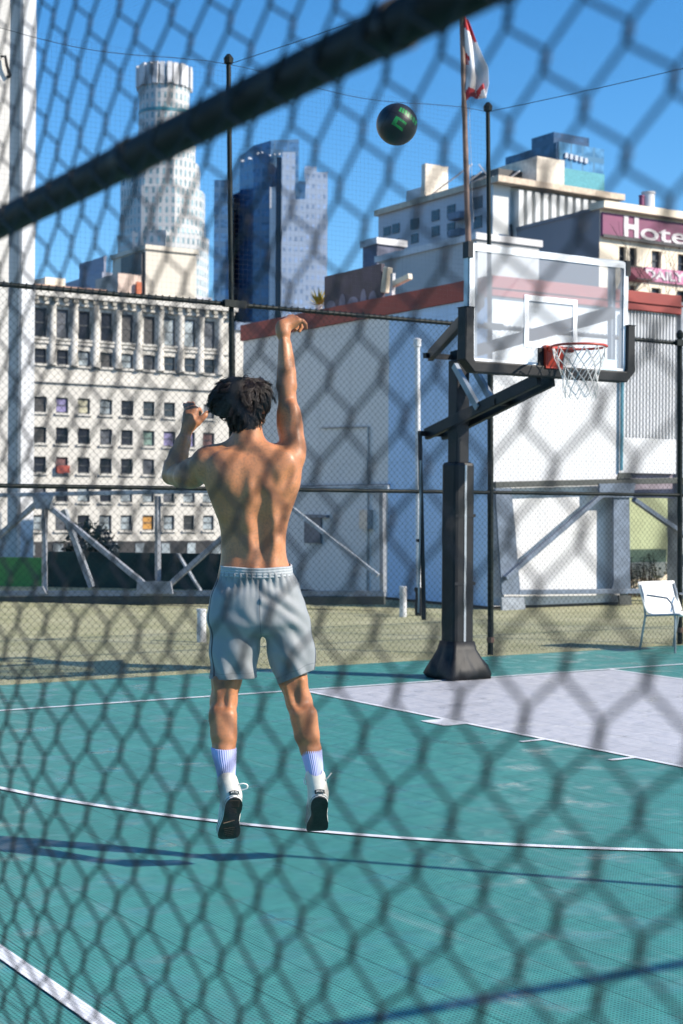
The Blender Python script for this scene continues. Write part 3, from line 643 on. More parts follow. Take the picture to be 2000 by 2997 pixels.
# ---- hotel with magenta signs
YH = 40.0
uh = on_y(1755, 700, YH).x; ue = on_y(2150, 700, YH).x; zt = on_y(1755, 612, YH).z; YE = on_x(1512, 675, uh).y
hb = thing('hotel_building', (uh, YH, -28), 'cream hotel with magenta painted signs and a shade darkened side wall at the right edge', 'building')
zw1 = on_y(1850, 725, YH).z; zw0 = on_y(1850, 780, YH).z; zw3 = on_y(1850, 835, YH).z; zw2 = on_y(1850, 880, YH).z
wc = [on_y(p, 760, YH).x for p in (1823, 1854, 1922, 1998, 2070)]
us = [uh]; 
for i, c in enumerate(wc): us += [c - (.22 if i < 2 else .30), c + (.22 if i < 2 else .30)]
us.append(ue); zs = [-27.9, zw2, zw3, zw0, zw1, zt]
hs = {(1 + 2 * i, j) for i in range(5) for j in (1, 3)}
mb = wall_with_holes(us, zs, hs, YH, .3); mb.build('wall', M['cream'], hb)
cells = [(c, z, .44 if i < 2 else .60, h, (7, 7, 0, 7, 7)[i]) for i, c in enumerate(wc) for z, h in ((zw2, zw3 - zw2), (zw0, zw1 - zw0))]
windows(hb, cells, YH, .2, PANES)
zE = on_x(1512, 672, uh).z
mb = MB().add([(uh, YH + .002, -27.9), (uh, YE, -27.9), (uh, YE, zE), (uh, YH + .002, zt), (ue, YH + .002, zt), (ue, YE, zt)], [(0, 3, 2, 1), (3, 4, 5, 2)]); mb.build('side_wall', mat('shade darkened side wall', (.23, .22, .235), .9, var=.06, vscale=.3), hb)  # the west side's shade is put into this dark grey
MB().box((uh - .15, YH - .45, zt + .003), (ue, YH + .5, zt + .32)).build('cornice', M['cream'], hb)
MB().bar((uh + .15, YH + .6, zt + .03), (uh + .15, YE, zE + .03), .4, .16).build('parapet', mat('shade darkened side wall', (.23, .22, .235), .9), hb)
zs1 = on_y(1755, 622, YH).z; zs0 = on_y(1755, 690, YH).z
sgn = thing('hotel_sign', (uh + 2, YH - .2, zs0), 'magenta sign band with big white letters reading Hotel along the hotel front', 'sign')
mg = mat('magenta paint', (.24, .045, .13), .6, var=.3, vscale=.7, col2=(.14, .045, .085))
MB().box((uh + .05, YH - .16, zs0), (ue, YH - .004, zs1)).build('board', mg, sgn)
rl = MB(); rl.box((uh + .05, YH - .22, zs0 - .08), (ue, YH - .165, zs0 + .06)); rl.build('sign_rail', M['dark'], sgn)
wl = mat('white sign letters', (.62, .58, .59), .6)
def letters(txt, px0, px1, z0, h, y, parent, m, bold=.03, per=None):
    a = on_y(px0, 700, y).x; b = on_y(px1, 700, y).x; me = font_mesh(txt, 1.0, .02, bold)
    xs = [v.co.x for v in me.vertices]; ys = [v.co.y for v in me.vertices]; w0, w1, h0, h1 = min(xs), max(xs), min(ys), max(ys)
    for v in me.vertices:
        x = a + (v.co.x - w0) / (w1 - w0) * (b - a); z = z0 + (v.co.y - h0) / (h1 - h0) * h; yy = y - .02 + v.co.z * -1
        v.co = (x - parent.location.x, yy - parent.location.y, z - parent.location.z)
    me.materials.append(m); o = bpy.data.objects.new('lettering', me); COL.objects.link(o); o.parent = parent
hh_ = zs1 - zs0
letters('H', 1825, 1868, zs0 + .08 * hh_, .90 * hh_, YH - .16, sgn, wl, .05); letters('otel', 1874, 2026, zs0 + .05 * hh_, .72 * hh_, YH - .16, sgn, wl, .015)
ds = thing('hotel_sign', (on_y(1950, 800, YH).x, YH - .2, on_y(1950, 825, YH).z), 'smaller magenta sign reading DAILY between the hotel windows', 'sign')
d0 = on_y(1884, 782, YH); d1 = on_y(1884, 822, YH)
MB().box((d0.x, YH - .14, d1.z), (ue, YH - .004, d0.z)).build('board', mat('pink paint', (.58, .22, .36), .6, var=.2), ds)
letters('DAILY', 1890, 2004, d1.z + .1, (d0.z - d1.z) - .2, YH - .14, ds, wl, .03)
aw = thing('awning', on_y(1850, 830, YH), 'dark maroon awning over the hotel window beside the DAILY sign', 'awning')
a0 = on_y(1831, 778, YH); a1 = on_y(1880, 828, YH); MB().add([(a0.x, YH - .004, a0.z), (a1.x, YH - .004, a0.z), (a1.x, YH - .8, a1.z), (a0.x, YH - .8, a1.z), (a0.x, YH - .004, a1.z), (a1.x, YH - .004, a1.z)], [(0, 3, 2, 1), (0, 4, 3), (1, 2, 5), (4, 5, 2, 3)]).build('canvas', mat('maroon canvas', (.13, .03, .05), .8), aw)
for k, z in enumerate((a0.z, a1.z)): MB().bar((a0.x, YH - (.01 if k == 0 else .8), z + .02), (a1.x, YH - (.01 if k == 0 else .8), z + .02), .04).build('awning_rail', M['dark'], aw)
for (px, pt, wd, mt, lab) in ((1898, 562, .30, M['white'], 'white chimney pipe on the hotel roof'), (1878, 572, .12, mg, 'thin pinkish pole on the hotel roof')):
    p = on_y(px, pt, YH + 2); o = MB().lathe([(wd * .8, 0), (wd, .05), (wd, p.z - zt - .1), (wd * 1.15, p.z - zt - .08), (wd * 1.15, p.z - zt)], (0, 0, 0), 10).build('chimney', mt, smooth='auto'); o.location = (p.x, p.y, zt + .002); tag(o, lab, 'chimney')
rh = on_y(1915, 606, YH + 1.2); MB().box((rh.x, YH + 1.2, zt + .004), (rh.x + 9, YH + 4, rh.z)).build('roof_house', M['cream'], hb)

# bare tree in front of the hotel
def bare_tree(base, top, spread, label, m, lv=5):
    th = thing('bare_tree', base, label, 'tree'); tr = MB(); tw_ = MB()
    def grow(p, d, ln, r, l):
        q = p + d * ln; (tr if l > 3 else tw_).tube([p, (p + q) / 2 + Vector((random.gauss(0, .03), random.gauss(0, .03), 0)) * ln, q], [r, r * .85, r * .7], 6 if l > 3 else 4)
        if l == 0: return
        for k in range(3 if l < 4 else 4):
            a = random.uniform(0, 6.28); nd = (d + Vector((math.cos(a), math.sin(a), random.uniform(-.2, .4))) * random.uniform(.35, .8)).normalized(); grow(q if k else p.lerp(q, .7), nd, ln * random.uniform(.6, .8), r * .62, l - 1)
    grow(base, Vector((0, 0, 1)), (top - base.z) * .40, .05, lv)
    tr.build('trunk', m, th); tw_.build('branches', m, th)
bt = on_y(1856, 880, 30); bare_tree(Vector((bt.x, bt.y, 1.5)), on_y(1856, 705, 30).z, 1.5, 'bare twiggy tree standing before the hotel front', mat('tree bark', (.055, .035, .03), .9), 4)
pl_ = thing('planter_box', (bt.x, bt.y, -28), 'grey rooftop planter under the bare tree by the hotel', 'planter'); MB().box((bt.x - .5, bt.y - .5, -27.9), (bt.x + .5, bt.y + .5, 1.2)).build('box', M['grey'], pl_); MB().box((bt.x - .45, bt.y - .45, 1.203), (bt.x + .45, bt.y + .45, 1.5)).build('soil', M['dark'], pl_)

# ---- glass tower at right
YG = 260.0
GT = tower_mat('teal curtain glass', (.10, .22, .34), (.06, .16, .28), 3.5, 4.0, .85, .7, .12, .1, .06)
GD = tower_mat('dark blue glass', (.05, .09, .16), (.03, .06, .11), 3.5, 4.0, .8, .6, .2, .1, .08)
gx = on_y(1636, 500, YG).x; ge = on_y(1768, 500, YG).x; zt = on_y(1640, 415, YG).z
gt = thing('glass_tower', (gx, YG, -28), 'blue and teal glass tower behind the striped building at right', 'skyscraper')
pw = on_x(1484, 470, gx).y
mb = MB().box((gx, YG, -27.9), (ge, pw, zt)); mb.build('wall', GT, gt)
MB().box((gx - .6, YG + .2, -27.9), (gx - .003, pw - .2, zt - .2)).build('side_wall', GD, gt)
MB().box((gx + 1, YG + 3, zt + .003), (ge - 2, pw - 8, zt + 3)).build('roof_screen', GD, gt)
MB().box((gx + .5, YG - .5, zt - 10.5), (ge - .2, YG - .004, zt - 6)).build('teal_band', mat('teal band', (.10, .34, .38), .3), gt)
for k in range(5): x = gx + 1.5 + k * 1.5; MB().box((x, YG - .5, zt - 3.6 - k * .12), (x + .9, YG - .004, zt - 2.4 - k * .12)).build('sign_letter', lm, gt)
# ================================================================== flagpole and flag
fp = at(1372, 740, 30.0); ft = at(1349, 10, 30.0)
fo = thing('flagpole', (fp.x, fp.y, fp.z - 4), 'tall weathered flagpole standing left of the backboard', 'flagpole')
MB().tube([(fp.x, fp.y, fp.z - 4), (fp.x, fp.y, fp.z), ft + Vector((0, 0, .25))], [.065, .06, .045], 12).build('pole', mat('rusty pole', (.16, .10, .075), .6, var=.35, vscale=4), fo, smooth='auto')
MB().lathe([(.02, 0), (.09, .05), (.11, .11), (.08, .17), (.01, .2)], ft + Vector((0, 0, .25)), 12).build('finial', M['graysteel'], fo, smooth=True)
MB().tube([ft + Vector((.07, -.03, .2)), fp + Vector((.08, -.05, .6))], .006, 4).build('halyard', M['white'], fo)
def flag_mesh():
    nu, nv = 14, 40; vs = []; ztop = at(1370, 36, 30).z; zbot = at(1370, 308, 30).z
    for j in range(nv + 1):
        f = j / nv; z = ztop + (zbot - ztop) * f; cx = 1352 + 14 * f
        wpx = (30 + 50 * min(1, f * 1.8)) * (1 - .25 * max(0, f - .72) / .28) - 4
        for i in range(nu + 1):
            g = i / nu; px = cx - 8 + wpx * g * (1 if f < .8 else 1 - .35 * (f - .8) / .2 * (1 - g))
            fold = .10 * math.sin(g * 9 + f * 2.5) * (.3 + .7 * g) + .03 * math.sin(f * 13 + g * 4)
            p = at(px, 36 + 272 * f + (g * 18 if f < .9 else g * -60 * (f - .9) / .1), 30.0) + FW * fold; vs.append(p)
    fs = [(j * (nu + 1) + i, j * (nu + 1) + i + 1, (j + 1) * (nu + 1) + i + 1, (j + 1) * (nu + 1) + i) for j in range(nv) for i in range(nu)]
    return vs, fs, nu, nv
vs, fs, nu, nv = flag_mesh()
red = mat('red flag cloth', (.52, .03, .035), .75, var=.1); wht = mat('white flag cloth', (.78, .76, .76), .75, var=.05)
fl = thing('flag', ft, 'limp red and white flag hanging from the flagpole', 'flag')
mb = MB().add(vs, fs); o = mb.build('cloth', wht, fl, smooth=True); o.data.materials.append(red)
for k, p in enumerate(o.data.polygons):
    j, i = divmod(k, nu)
    f = j / nv; g = i / nu
    r_ = f < .10 + .12 * g or f > .86 - .08 * math.sin(g * 5) or (.38 < f < .55 and g < .22 + .1 * math.sin(f * 30)) or ((f - .18) ** 2 * 4 + (g - .9) ** 2 < .02)
    p.material_index = 1 if r_ else 0
sm = o.modifiers.new('thickness', 'SOLIDIFY'); sm.thickness = .004

# ================================================================== basketball goal
gl = thing('basketball_goal', (0, .13, 0), 'black basketball goal with padded post and clear glass backboard on the baseline', 'basketball goal')
BK = M['blackmetal']; padm = mat('black vinyl pad', (.008, .009, .011), .55, spec=.3, var=.25, vscale=6, bump=.35, bscale=9)
pole = MB().box((-.075, .055, .02), (.075, .205, 3.06)).build('post', BK, gl, bevel=.012)
pad = MB()
pad.box((-.118, .012, .30), (.118, .248, 2.08)); po = pad.build('post_pad', padm, gl, bevel=.035)
MB().box((-.012, .006, .36), (.012, .0105, 2.05)).build('pad_seam', M['graysteel'], po)
st = MB(); [st.box((-.121, .007, z), (.121, .0115, z + .03)) for z in (.9, 1.55)]; st.build('pad_strap', BK, po)
# flared base skirt of soft folded vinyl
sk = MB(); rings = []
N = 48
for k, (z, hw) in enumerate(((.004, .235), (.05, .25), (.12, .225), (.20, .18), (.28, .145), (.36, .128))):
    ring_ = []
    for i in range(N):
        a = 2 * math.pi * i / N; c_, s_ = math.cos(a), math.sin(a); q = max(abs(c_), abs(s_)); rr = hw / q * (.80 + .2 * q)
        wob = 1 + (.035 * math.sin(a * 7 + k) + .03 * math.sin(a * 13 + 2 * k)) * (1 if k < 4 else .2)
        ring_.append((rr * c_ * wob, .130 + rr * s_ * wob, z + (.012 * math.sin(a * 9 + k * 1.3) if 0 < k < 4 else 0)))
    rings += ring_
sk.add(rings, [(k * N + i, k * N + (i + 1) % N, (k + 1) * N + (i + 1) % N, (k + 1) * N + i) for k in range(5) for i in range(N)] + [tuple(range(N))[::-1], tuple(range(5 * N, 6 * N))])
sk.build('base_skirt', padm, gl, smooth=True)
# arms
zb0, zt0 = 2.40, 3.10
for s in (-1, 1):
    MB().bar((s * .10, .52, 2.36), (s * .075, -1.16, 2.79), .055, .11).build('lower_arm', BK, gl, bevel=.006)
    MB().bar((s * .13, .42, 3.12), (s * .76, -1.20, 3.44), .055, .11).build('upper_arm', BK, gl, bevel=.006)
    MB().bar((s * .11, -.32, 2.575), (s * .11, .05, 3.0), .045, .06).build('brace', M['steelblue'], gl)
MB().bar((-.2, .42, 3.12), (.2, .42, 3.12), .05).build('pivot_bar', BK, gl); MB().bar((-.2, .50, 2.365), (.2, .50, 2.365), .05).build('pivot_bar', BK, gl)
MB().bar((-.12, -.55, 2.62), (.12, -.55, 2.62), .05, .06).build('cross_bar', BK, gl)
MB().tube([(-.20, .49, 2.36), (-.20, .40, .55)], .022, 8).build('height_crank', BK, gl); MB().tube([(-.235, .44, .62), (-.235, .42, 2.1)], .012, 6).build('crank_rod', M['graysteel'], gl)
MB().bar((-.26, .44, 1.32), (-.20, .44, 1.32), .03).build('crank_handle', BK, gl)
# backboard
BV = -1.22; X = .914; Z0, Z1 = 2.872, 3.905
bd = MB().box((-X + .03, BV - .004, Z0 + .03), (X - .03, BV + .008, Z1 - .03))
gm, t = newmat('clear tempered glass'); n_ = t.n
tr = n_.new('ShaderNodeBsdfTransparent'); tr.inputs[0].default_value = (.86, .90, .92, 1); gs = n_.new('ShaderNodeBsdfGlossy'); gs.inputs['Roughness'].default_value = .03
df = n_.new('ShaderNodeBsdfDiffuse'); df.inputs[0].default_value = (.80, .82, .88, 1); mx0 = n_.new('ShaderNodeMixShader'); mx0.inputs[0].default_value = .27
fr = n_.new('ShaderNodeFresnel'); fr.inputs[0].default_value = 1.25; mx = n_.new('ShaderNodeMixShader')
t.l.new(tr.outputs[0], mx0.inputs[1]); t.l.new(df.outputs[0], mx0.inputs[2]); t.l.new(fr.outputs[0], mx.inputs[0]); t.l.new(mx0.outputs[0], mx.inputs[1]); t.l.new(gs.outputs[0], mx.inputs[2])
t.l.new(mx.outputs[0], n_['Material Output'].inputs['Surface'])
bo = MB().add([(-X + .03, BV, Z0 + .03), (X - .03, BV, Z0 + .03), (X - .03, BV, Z1 - .03), (-X + .03, BV, Z1 - .03)], [(0, 1, 2, 3)]).build('backboard', gm, gl)
wp = mat('white board paint', (.82, .83, .85), .4, var=.02)
def border(a, b, c, d, wd, y0, y1, nm, m, p):
    q = MB(); q.box((a, y0, c), (a + wd, y1, d)); q.box((b - wd, y0, c), (b, y1, d)); q.box((a + wd, y0, c), (b - wd, y1, c + wd)); q.box((a + wd, y0, d - wd), (b - wd, y1, d)); return q.build(nm, m, p)
border(-X, X, Z0, Z1, .055, BV - .012, BV - .003, 'border_line', wp, bo)
border(-.305, .305, 3.06, 3.517, .05, BV - .008, BV - .003, 'target_square', wp, bo)
border(-X - .012, X + .012, Z0 - .012, Z1 + .012, .05, BV + .003, BV + .055, 'board_frame', mat('pale aluminium', (.55, .58, .62), .4, metal=.3), bo)
for x in (-.80, .80): MB().bar((x, BV + .085, Z0), (x, BV + .085, Z1), .05, .05).build('frame_bar', M['steelblue'], bo)
cb_ = MB(); 
for x in (-X, X): cb_.box((x - .03 if x > 0 else x - .022, BV - .02, Z1 - .12), (x + .022 if x > 0 else x + .03, BV + .06, Z1 + .018)); cb_.build('corner_guard', BK, bo); cb_ = MB()
pdd = MB(); zb_ = Z0 - .02
path = [(-X - .018, 3.36), (-X - .018, zb_ + .06), (-X + .04, zb_), (X - .04, zb_), (X + .018, zb_ + .06), (X + .018, 3.33)]
for i in range(len(path) - 1): pass
def ring_pad():
    hw = .045; d0, d1 = BV - .045, BV + .075; n = len(path); vs = []
    for i, (x, z) in enumerate(path):
        a = Vector(path[max(0, i - 1)]); b = Vector(path[min(n - 1, i + 1)]); d = (b - a).normalized(); nn = Vector((-d.y, d.x)); s_ = 1.0 if i in (0, n - 1) else 1.1
        p0 = Vector((x, z)) + nn * hw * s_; p1 = Vector((x, z)) - nn * hw * s_
        vs += [(p0.x, d0, p0.y), (p1.x, d0, p1.y), (p1.x, d1, p1.y), (p0.x, d1, p0.y)]
    fs = [(i * 4 + k, i * 4 + (k + 1) % 4, (i + 1) * 4 + (k + 1) % 4, (i + 1) * 4 + k) for i in range(n - 1) for k in range(4)] + [(0, 1, 2, 3), tuple(range((n - 1) * 4, n * 4))[::-1]]
    return MB().add(vs, fs)
o = ring_pad().build('edge_pad', padm, bo, bevel=.018); bpy.context.view_layer.update()
mt_, t = newmat('sticker'); t.set(Base_Color=(.55, .72, .80), Roughness=.5)
MB().box((.60, BV - .014, Z0 + .035), (.78, BV - .0125, Z0 + .13)).build('sticker', mt_, bo)
# rim, bracket, net
RZ = 3.048; RY = -1.60; rimm = mat('orange red rim', (.50, .045, .02), .4, var=.15)
rm = MB().tube([(.238 * math.cos(a), RY + .238 * math.sin(a), RZ) for a in [2 * math.pi * k / 40 for k in range(40)]], .011, 8, closed=True).build('rim', rimm, gl, smooth=True)
bk = MB(); bk.box((-.10, BV - .06, RZ - .17), (.10, BV - .013, RZ + .035)); bk.bar((-.07, BV - .06, RZ), (-.13, RY + .21, RZ - .003), .02, .05); bk.bar((.07, BV - .06, RZ), (.13, RY + .21, RZ - .003), .02, .05)
bk.add([(-.09, BV - .058, RZ - .16), (.09, BV - .058, RZ - .16), (.06, RY + .235, RZ - .008), (-.06, RY + .235, RZ - .008), (-.09, BV - .058, RZ - .008), (.09, BV - .058, RZ - .008)], [(0, 1, 2, 3), (0, 3, 4), (1, 5, 2), (4, 3, 2, 5)])
bk.build('rim_bracket', rimm, gl, bevel=.004)
MB().box((-.16, BV - .03, RZ - .20), (-.101, BV - .013, RZ + .01)).build('bracket_plate', BK, gl)
MB().box((-.09, BV - .03, Z0 + .0), (.09, BV + .02, Z0 + .04)).build('mount_plate', M['graysteel'], gl)
ntm = mat('white net cord', (.72, .70, .66), .8); nb = MB(); K = 12
def npt(k, l):  # l: 0..6 knot rows
    f = l / 6; rr = .232 - .105 * f ** .75 + .012 * math.sin(f * 9); a = 2 * math.pi * (k + (.5 if l % 2 else 0)) / K
    return Vector((rr * math.cos(a) + .025 * f, RY + rr * math.sin(a), RZ - .012 - .43 * f ** .92 + .012 * math.sin(k * 2.1 + l)))
for l in range(6):
    for k in range(K):
        for dk in ((0, -1) if l % 2 == 0 else (0, 1)): nb.tube([npt(k, l), npt(k + dk, l + 1)], .0042 if l else .005, 5, caps=False)
nb.build('net', ntm, gl)

# ================================================================== white chair
ch = thing('garden_chair', on_z(1920, 1885), 'white sling armchair with grey metal legs on the teal court at the right edge', 'chair')
g0 = on_z(1976, 1911); g1 = on_z(1864, 1884)          # near front-left foot and far foot of the same side
sc_ = (g0 - CAM).dot(FW)
fr_ = (Vector((RT.x, RT.y, 0)).normalized() * .62 - Vector((FW.x, FW.y, 0)).normalized() * .78).normalized()  # facing to the right of the photo
lf_ = Vector((-fr_.y, fr_.x, 0))
if lf_.dot(FW) < 0: lf_ = -lf_
def cpt(f, s, z): return g0 + fr_ * (f) + lf_ * s + Vector((0, 0, z))
W_ = .60; tubes = []
for s in (0, W_):
    MB().tube([cpt(0, s, 0), cpt(.0, s, .40), cpt(-.04, s, .55), cpt(-.12, s, .62), cpt(-.42, s, .64)], .013, 8).build('leg', M['graysteel'], ch, smooth='auto')
    MB().tube([cpt(-.52, s, 0), cpt(-.44, s, .40), cpt(-.47, s, .64), cpt(-.515, s, .76)], .013, 8).build('leg', M['graysteel'], ch, smooth='auto')
    MB().tube([cpt(-.44, s, .40), cpt(.06, s, .44)], .011, 8).build('seat_rail', M['graysteel'], ch)
slm = mat('white sling plastic', (.80, .78, .74), .5, var=.03)
def sling(nm, prof, s0, s1, curve):
    n = len(prof); m_ = 8; vs = []
    for f, z in prof:
        for j in range(m_ + 1):
            g = j / m_; c_ = curve * (1 - (2 * g - 1) ** 2); vs.append(cpt(f - c_, s0 + (s1 - s0) * g, z - (c_ * .4 if nm == 'seat' else 0)))
    o = MB().add(vs, [(i * (m_ + 1) + j, i * (m_ + 1) + j + 1, (i + 1) * (m_ + 1) + j + 1, (i + 1) * (m_ + 1) + j) for i in range(n - 1) for j in range(m_)]).build(nm, slm, ch, smooth=True)
    md = o.modifiers.new('t', 'SOLIDIFY'); md.thickness = .012
sling('backrest', [(-.40, .45), (-.43, .51), (-.47, .61), (-.50, .70), (-.525, .78), (-.535, .79)], -.02, W_ + .02, .05)
sling('seat', [(.06, .42), (.09, .445), (.04, .455), (-.15, .44), (-.33, .425), (-.41, .44), (-.425, .50)], -.0, W_ + .0, .02)

# ================================================================== chain link
def chain_mesh(name, s0, s1, z0, z1, w_, h_, r, sides, mk, m, parent, ph=(0, 0), round_=True, bulge=None):
    """woven zigzag wires; mk(s, off, z) gives the world point at s along the fence, off out of the plane"""
    nb_ = int((s1 - s0) / (w_ / 2)); nz = int((z1 - z0) / (h_ / 2)); V = []; F = []; o = 0
    ang = np.arange(sides) * 2 * np.pi / sides
    for i in range(nb_):
        xa = s0 + ph[0] + i * w_ / 2; xb = xa + w_ / 2; ov = r * 1.3; P = []
        for j in range(nz + 1):
            left = (i + j) % 2 == 0; x = xa - ov if left else xb + ov; z = z0 + ph[1] + j * h_ / 2; sg = 1 if left else -1
            if round_:
                P += [(x + sg * w_ * .075, z - h_ * .125, -r * .9), (x, z - h_ * .05, -r * .5), (x, z + h_ * .05, r * .5), (x + sg * w_ * .075, z + h_ * .125, r * .9)]
            else: P.append((x, z, r if left else -r))
        P = np.array([mk(*q) for q in [(a, c, b) for a, b, c in P]])
        d = np.gradient(P, axis=0); d /= np.linalg.norm(d, axis=1)[:, None]
        nrm = np.array(mk.normal); a_ = np.cross(d, nrm); a_ /= np.linalg.norm(a_, axis=1)[:, None]; b_ = np.cross(d, a_)
        ring_ = P[:, None, :] + r * (np.cos(ang)[None, :, None] * a_[:, None, :] + np.sin(ang)[None, :, None] * b_[:, None, :])
        n = len(P); V.append(ring_.reshape(-1, 3)); k = np.arange(n - 1)[:, None] * sides + np.arange(sides)[None]; k2 = np.arange(n - 1)[:, None] * sides + (np.arange(sides)[None] + 1) % sides
        F.append(np.stack([k, k2, k2 + sides, k + sides], -1).reshape(-1, 4) + o); o += n * sides
    V = np.concatenate(V); F = np.concatenate(F); me = bpy.data.meshes.new(name)
    me.vertices.add(len(V)); me.vertices.foreach_set('co', V.astype(np.float32).ravel()); me.loops.add(F.size); me.loops.foreach_set('vertex_index', F.astype(np.int32).ravel())
    me.polygons.add(len(F)); me.polygons.foreach_set('loop_start', np.arange(0, F.size, 4, dtype=np.int32)); me.polygons.foreach_set('loop_total', np.full(len(F), 4, dtype=np.int32)); me.update(calc_edges=True)
    me.polygons.foreach_set('use_smooth', [True] * len(F)); me.materials.append(m)
    ob = bpy.data.objects.new(name, me); COL.objects.link(ob)
    if parent: ob.parent = parent; ob.matrix_parent_inverse = Matrix.Translation(-parent.location)
    return ob
FV = 1.81
ff = thing('chain_link_fence', (0, FV, 0), 'tall black chain link fence with posts and rails along the far edge of the court', 'fence')
def mk(s, off, z): return (s, FV - .035 + off, z)
mk.normal = (0, 1, 0)
chain_mesh('chain_mesh', -6.2, 8.6, .03, 3.64, .072, .072, .0017, 4, mk, M['fencegreen'], ff, round_=False)
leans = [-.03, .03, .05, .03, .02]
posts = [-4.70, -1.57, 1.70, 4.62, 7.7]
for k, x in enumerate(posts):
    tall = x < 3; top_ = (x - .06, FV, 6.05) if tall else (x - .005, FV, 3.72)
    MB().tube([(x + .03, FV, 0), (x, FV, 3.0), (x - .012, FV, 3.66), top_], [.034, .033, .026 if tall else .033, .024 if tall else .033], 12).build('post', M['fencegreen'], ff, smooth='auto')
    MB().lathe([(.02, 0), (.045, .01), (.05, .06), (.02, .10)], (top_[0], FV, top_[2]), 10).build('post_cap', M['fencegreen'], ff)
    MB().bar((x - .12, FV - .05, 3.66), (x + .12, FV - .05, 3.66), .05, .07).build('rail_clamp', M['fencegreen'], ff); MB().tube([(x + .03, FV, .14), (x + .03, FV, .2)], .043, 12).build('post_band', mat('rusty band', (.14, .08, .06), .8), ff)
MB().tube([(-6.2, FV, 3.66), (8.6, FV, 3.66)], .023, 10).build('top_rail', M['fencegreen'], ff, smooth='auto')
MB().tube([(-6.2, FV, 1.815), (8.6, FV, 1.815)], .021, 10).build('middle_rail', M['fencegreen'], ff, smooth='auto')
tie = MB()
for k in range(200):
    x = -6 + k * .073 * 1.0
    for z in (3.66,): tie.tube([(x - .01, FV - .04, z - .04), (x, FV - .03, z + .028), (x + .012, FV + .02, z + .03)], .004, 4)
tie.build('tie_wire', M['fencegreen'], ff, kind='stuff')
# tall net above the fence and the net overhead, hung from cables
ntm2 = mat('dark netting cord', (.012, .016, .022), .8)
on_ = thing('overhead_net', (0, -4, 6.05), 'fine dark netting stretched overhead and above the far fence on thin cables', 'net')
def sag(x, y): return 6.05 - .55 * math.sin(math.pi * min(1, max(0, (FV - y) / 12.5))) * .6 - .10 * (1 - math.cos(2 * math.pi * (x + 1.57) / 3.1)) * .5
cbm = MB()
for x in posts[:3]: cbm.tube([(x - .06, FV - 12.5 * k / 30, sag(x, FV - 12.5 * k / 30)) for k in range(31)], .0035, 5)
cbm.tube([(-6.2 + 7.84 * k / 60, FV, 6.05 - .05 * (1 - math.cos(2 * math.pi * (-6.2 + 7.84 * k / 60 + 1.63) / 3.1))) for k in range(61)], .003, 5)
cbm.build('cable', ntm2, on_)
net = MB()
def strand(pts, wd):
    """flat ribbon cord"""
    n = len(pts); d = Vector(wd); net.add([tuple(Vector(p) - d) for p in pts] + [tuple(Vector(p) + d) for p in pts], [(i, i + 1, n + i + 1, n + i) for i in range(n - 1)])
x = -6.2
while x < 1.64:
    strand([(x, FV, 3.69), (x, FV, 6.03)], (.00045, 0, 0)); strand([(x, FV - 12.5 * k / 16, sag(x, FV - 12.5 * k / 16) - .02) for k in range(17)], (.00045, 0, 0)); x += .05
z = 3.72
while z < 6.02: strand([(-6.2, FV + .001, z), (1.64, FV + .001, z)], (0, 0, .00045)); z += .05
y = FV - .05
while y > FV - 12.5: strand([(-6.2 + 7.84 * k / 40, y, sag(-6.2 + 7.84 * k / 40, y) - .019) for k in range(41)], (0, .00045, 0)); y -= .05
net.build('netting', ntm2, on_)

# ================================================================== side fence outside the frame whose post and rail shade the court
sfn = thing('chain_link_fence', (-2.0, -9.2, 0), 'fence rail and posts outside the frame at right, throwing thin shadows on the court', 'fence')
cot = 1 / math.tan(SUN_EL); sx, sy = math.sin(SUN_AZ) * cot, math.cos(SUN_AZ) * cot
H_ = 3.2
tp = Vector((-5.35 + sx * H_, -5.42 + sy * H_, 0)); MB().tube([tp, tp + Vector((0, 0, H_))], .022, 10).build('post', M['fencegreen'], sfn)
ra = Vector((-6.6 + sx * H_, -7.64 + sy * H_, H_)); rb_ = Vector((-4.2 + sx * H_, -7.79 + sy * H_, H_)); dd_ = (rb_ - ra).normalized()
MB().tube([ra - dd_ * 1.5, rb_ + dd_ * 6], .03, 10).build('top_rail', M['fencegreen'], sfn)
for k in (1.5, 5.0): p = rb_ + dd_ * k; MB().tube([(p.x, p.y, 0), p], .03, 10).build('post', M['fencegreen'], sfn)

# ================================================================== near fence the photo is taken through
nf = thing('chain_link_fence', (CAM.x + .66, CAM.y + .8, 0), 'blurred dark chain link fence with a thick pipe rail right in front of the camera', 'fence')
def mk2(s, off, z):
    f = min(1, max(0, (z - 1.45) / .42)); f = f * f * (3 - 2 * f)
    return (CAM.x + .615 + .040 * (s + 10.66) + .045 * f + .008 * math.sin(s * 3.1 + z * 2) + .004 * math.sin(s * 11 - z * 7) + off, s + .003 * math.sin(z * 9 + s * 5), z + .003 * math.sin(s * 8 + z * 3))
mk2.normal = (1, 0, 0)
nwire = mat('near fence wire', (.010, .009, .010), .5, spec=.25, var=.2, vscale=30)
chain_mesh('chain_mesh', -12.2, -8.0, .04, 2.9, .0785, .0765, .0017, 6, mk2, nwire, nf, ph=(-11.0008 + 12.2 - 31 * .03815 - .0, 1.4698 - .04 - 38 * .03725))
RX = lambda y: CAM.x + .69 + .040 * (y + 10.66)
MB().tube([(RX(-12.6), -12.6, 2.015), (RX(-6.5), -6.5, 2.015)], .0197, 20).build('rail', mat('black rail coat', (.010, .009, .009), .6, spec=.2, var=.3, vscale=20), nf, smooth='auto')
for yy in (-10.20, -10.74): MB().tube([(RX(yy - .012), yy - .012, 2.015), (RX(yy + .012), yy + .012, 2.015)], .0218, 20).build('rail_sleeve', nwire, nf, smooth='auto')
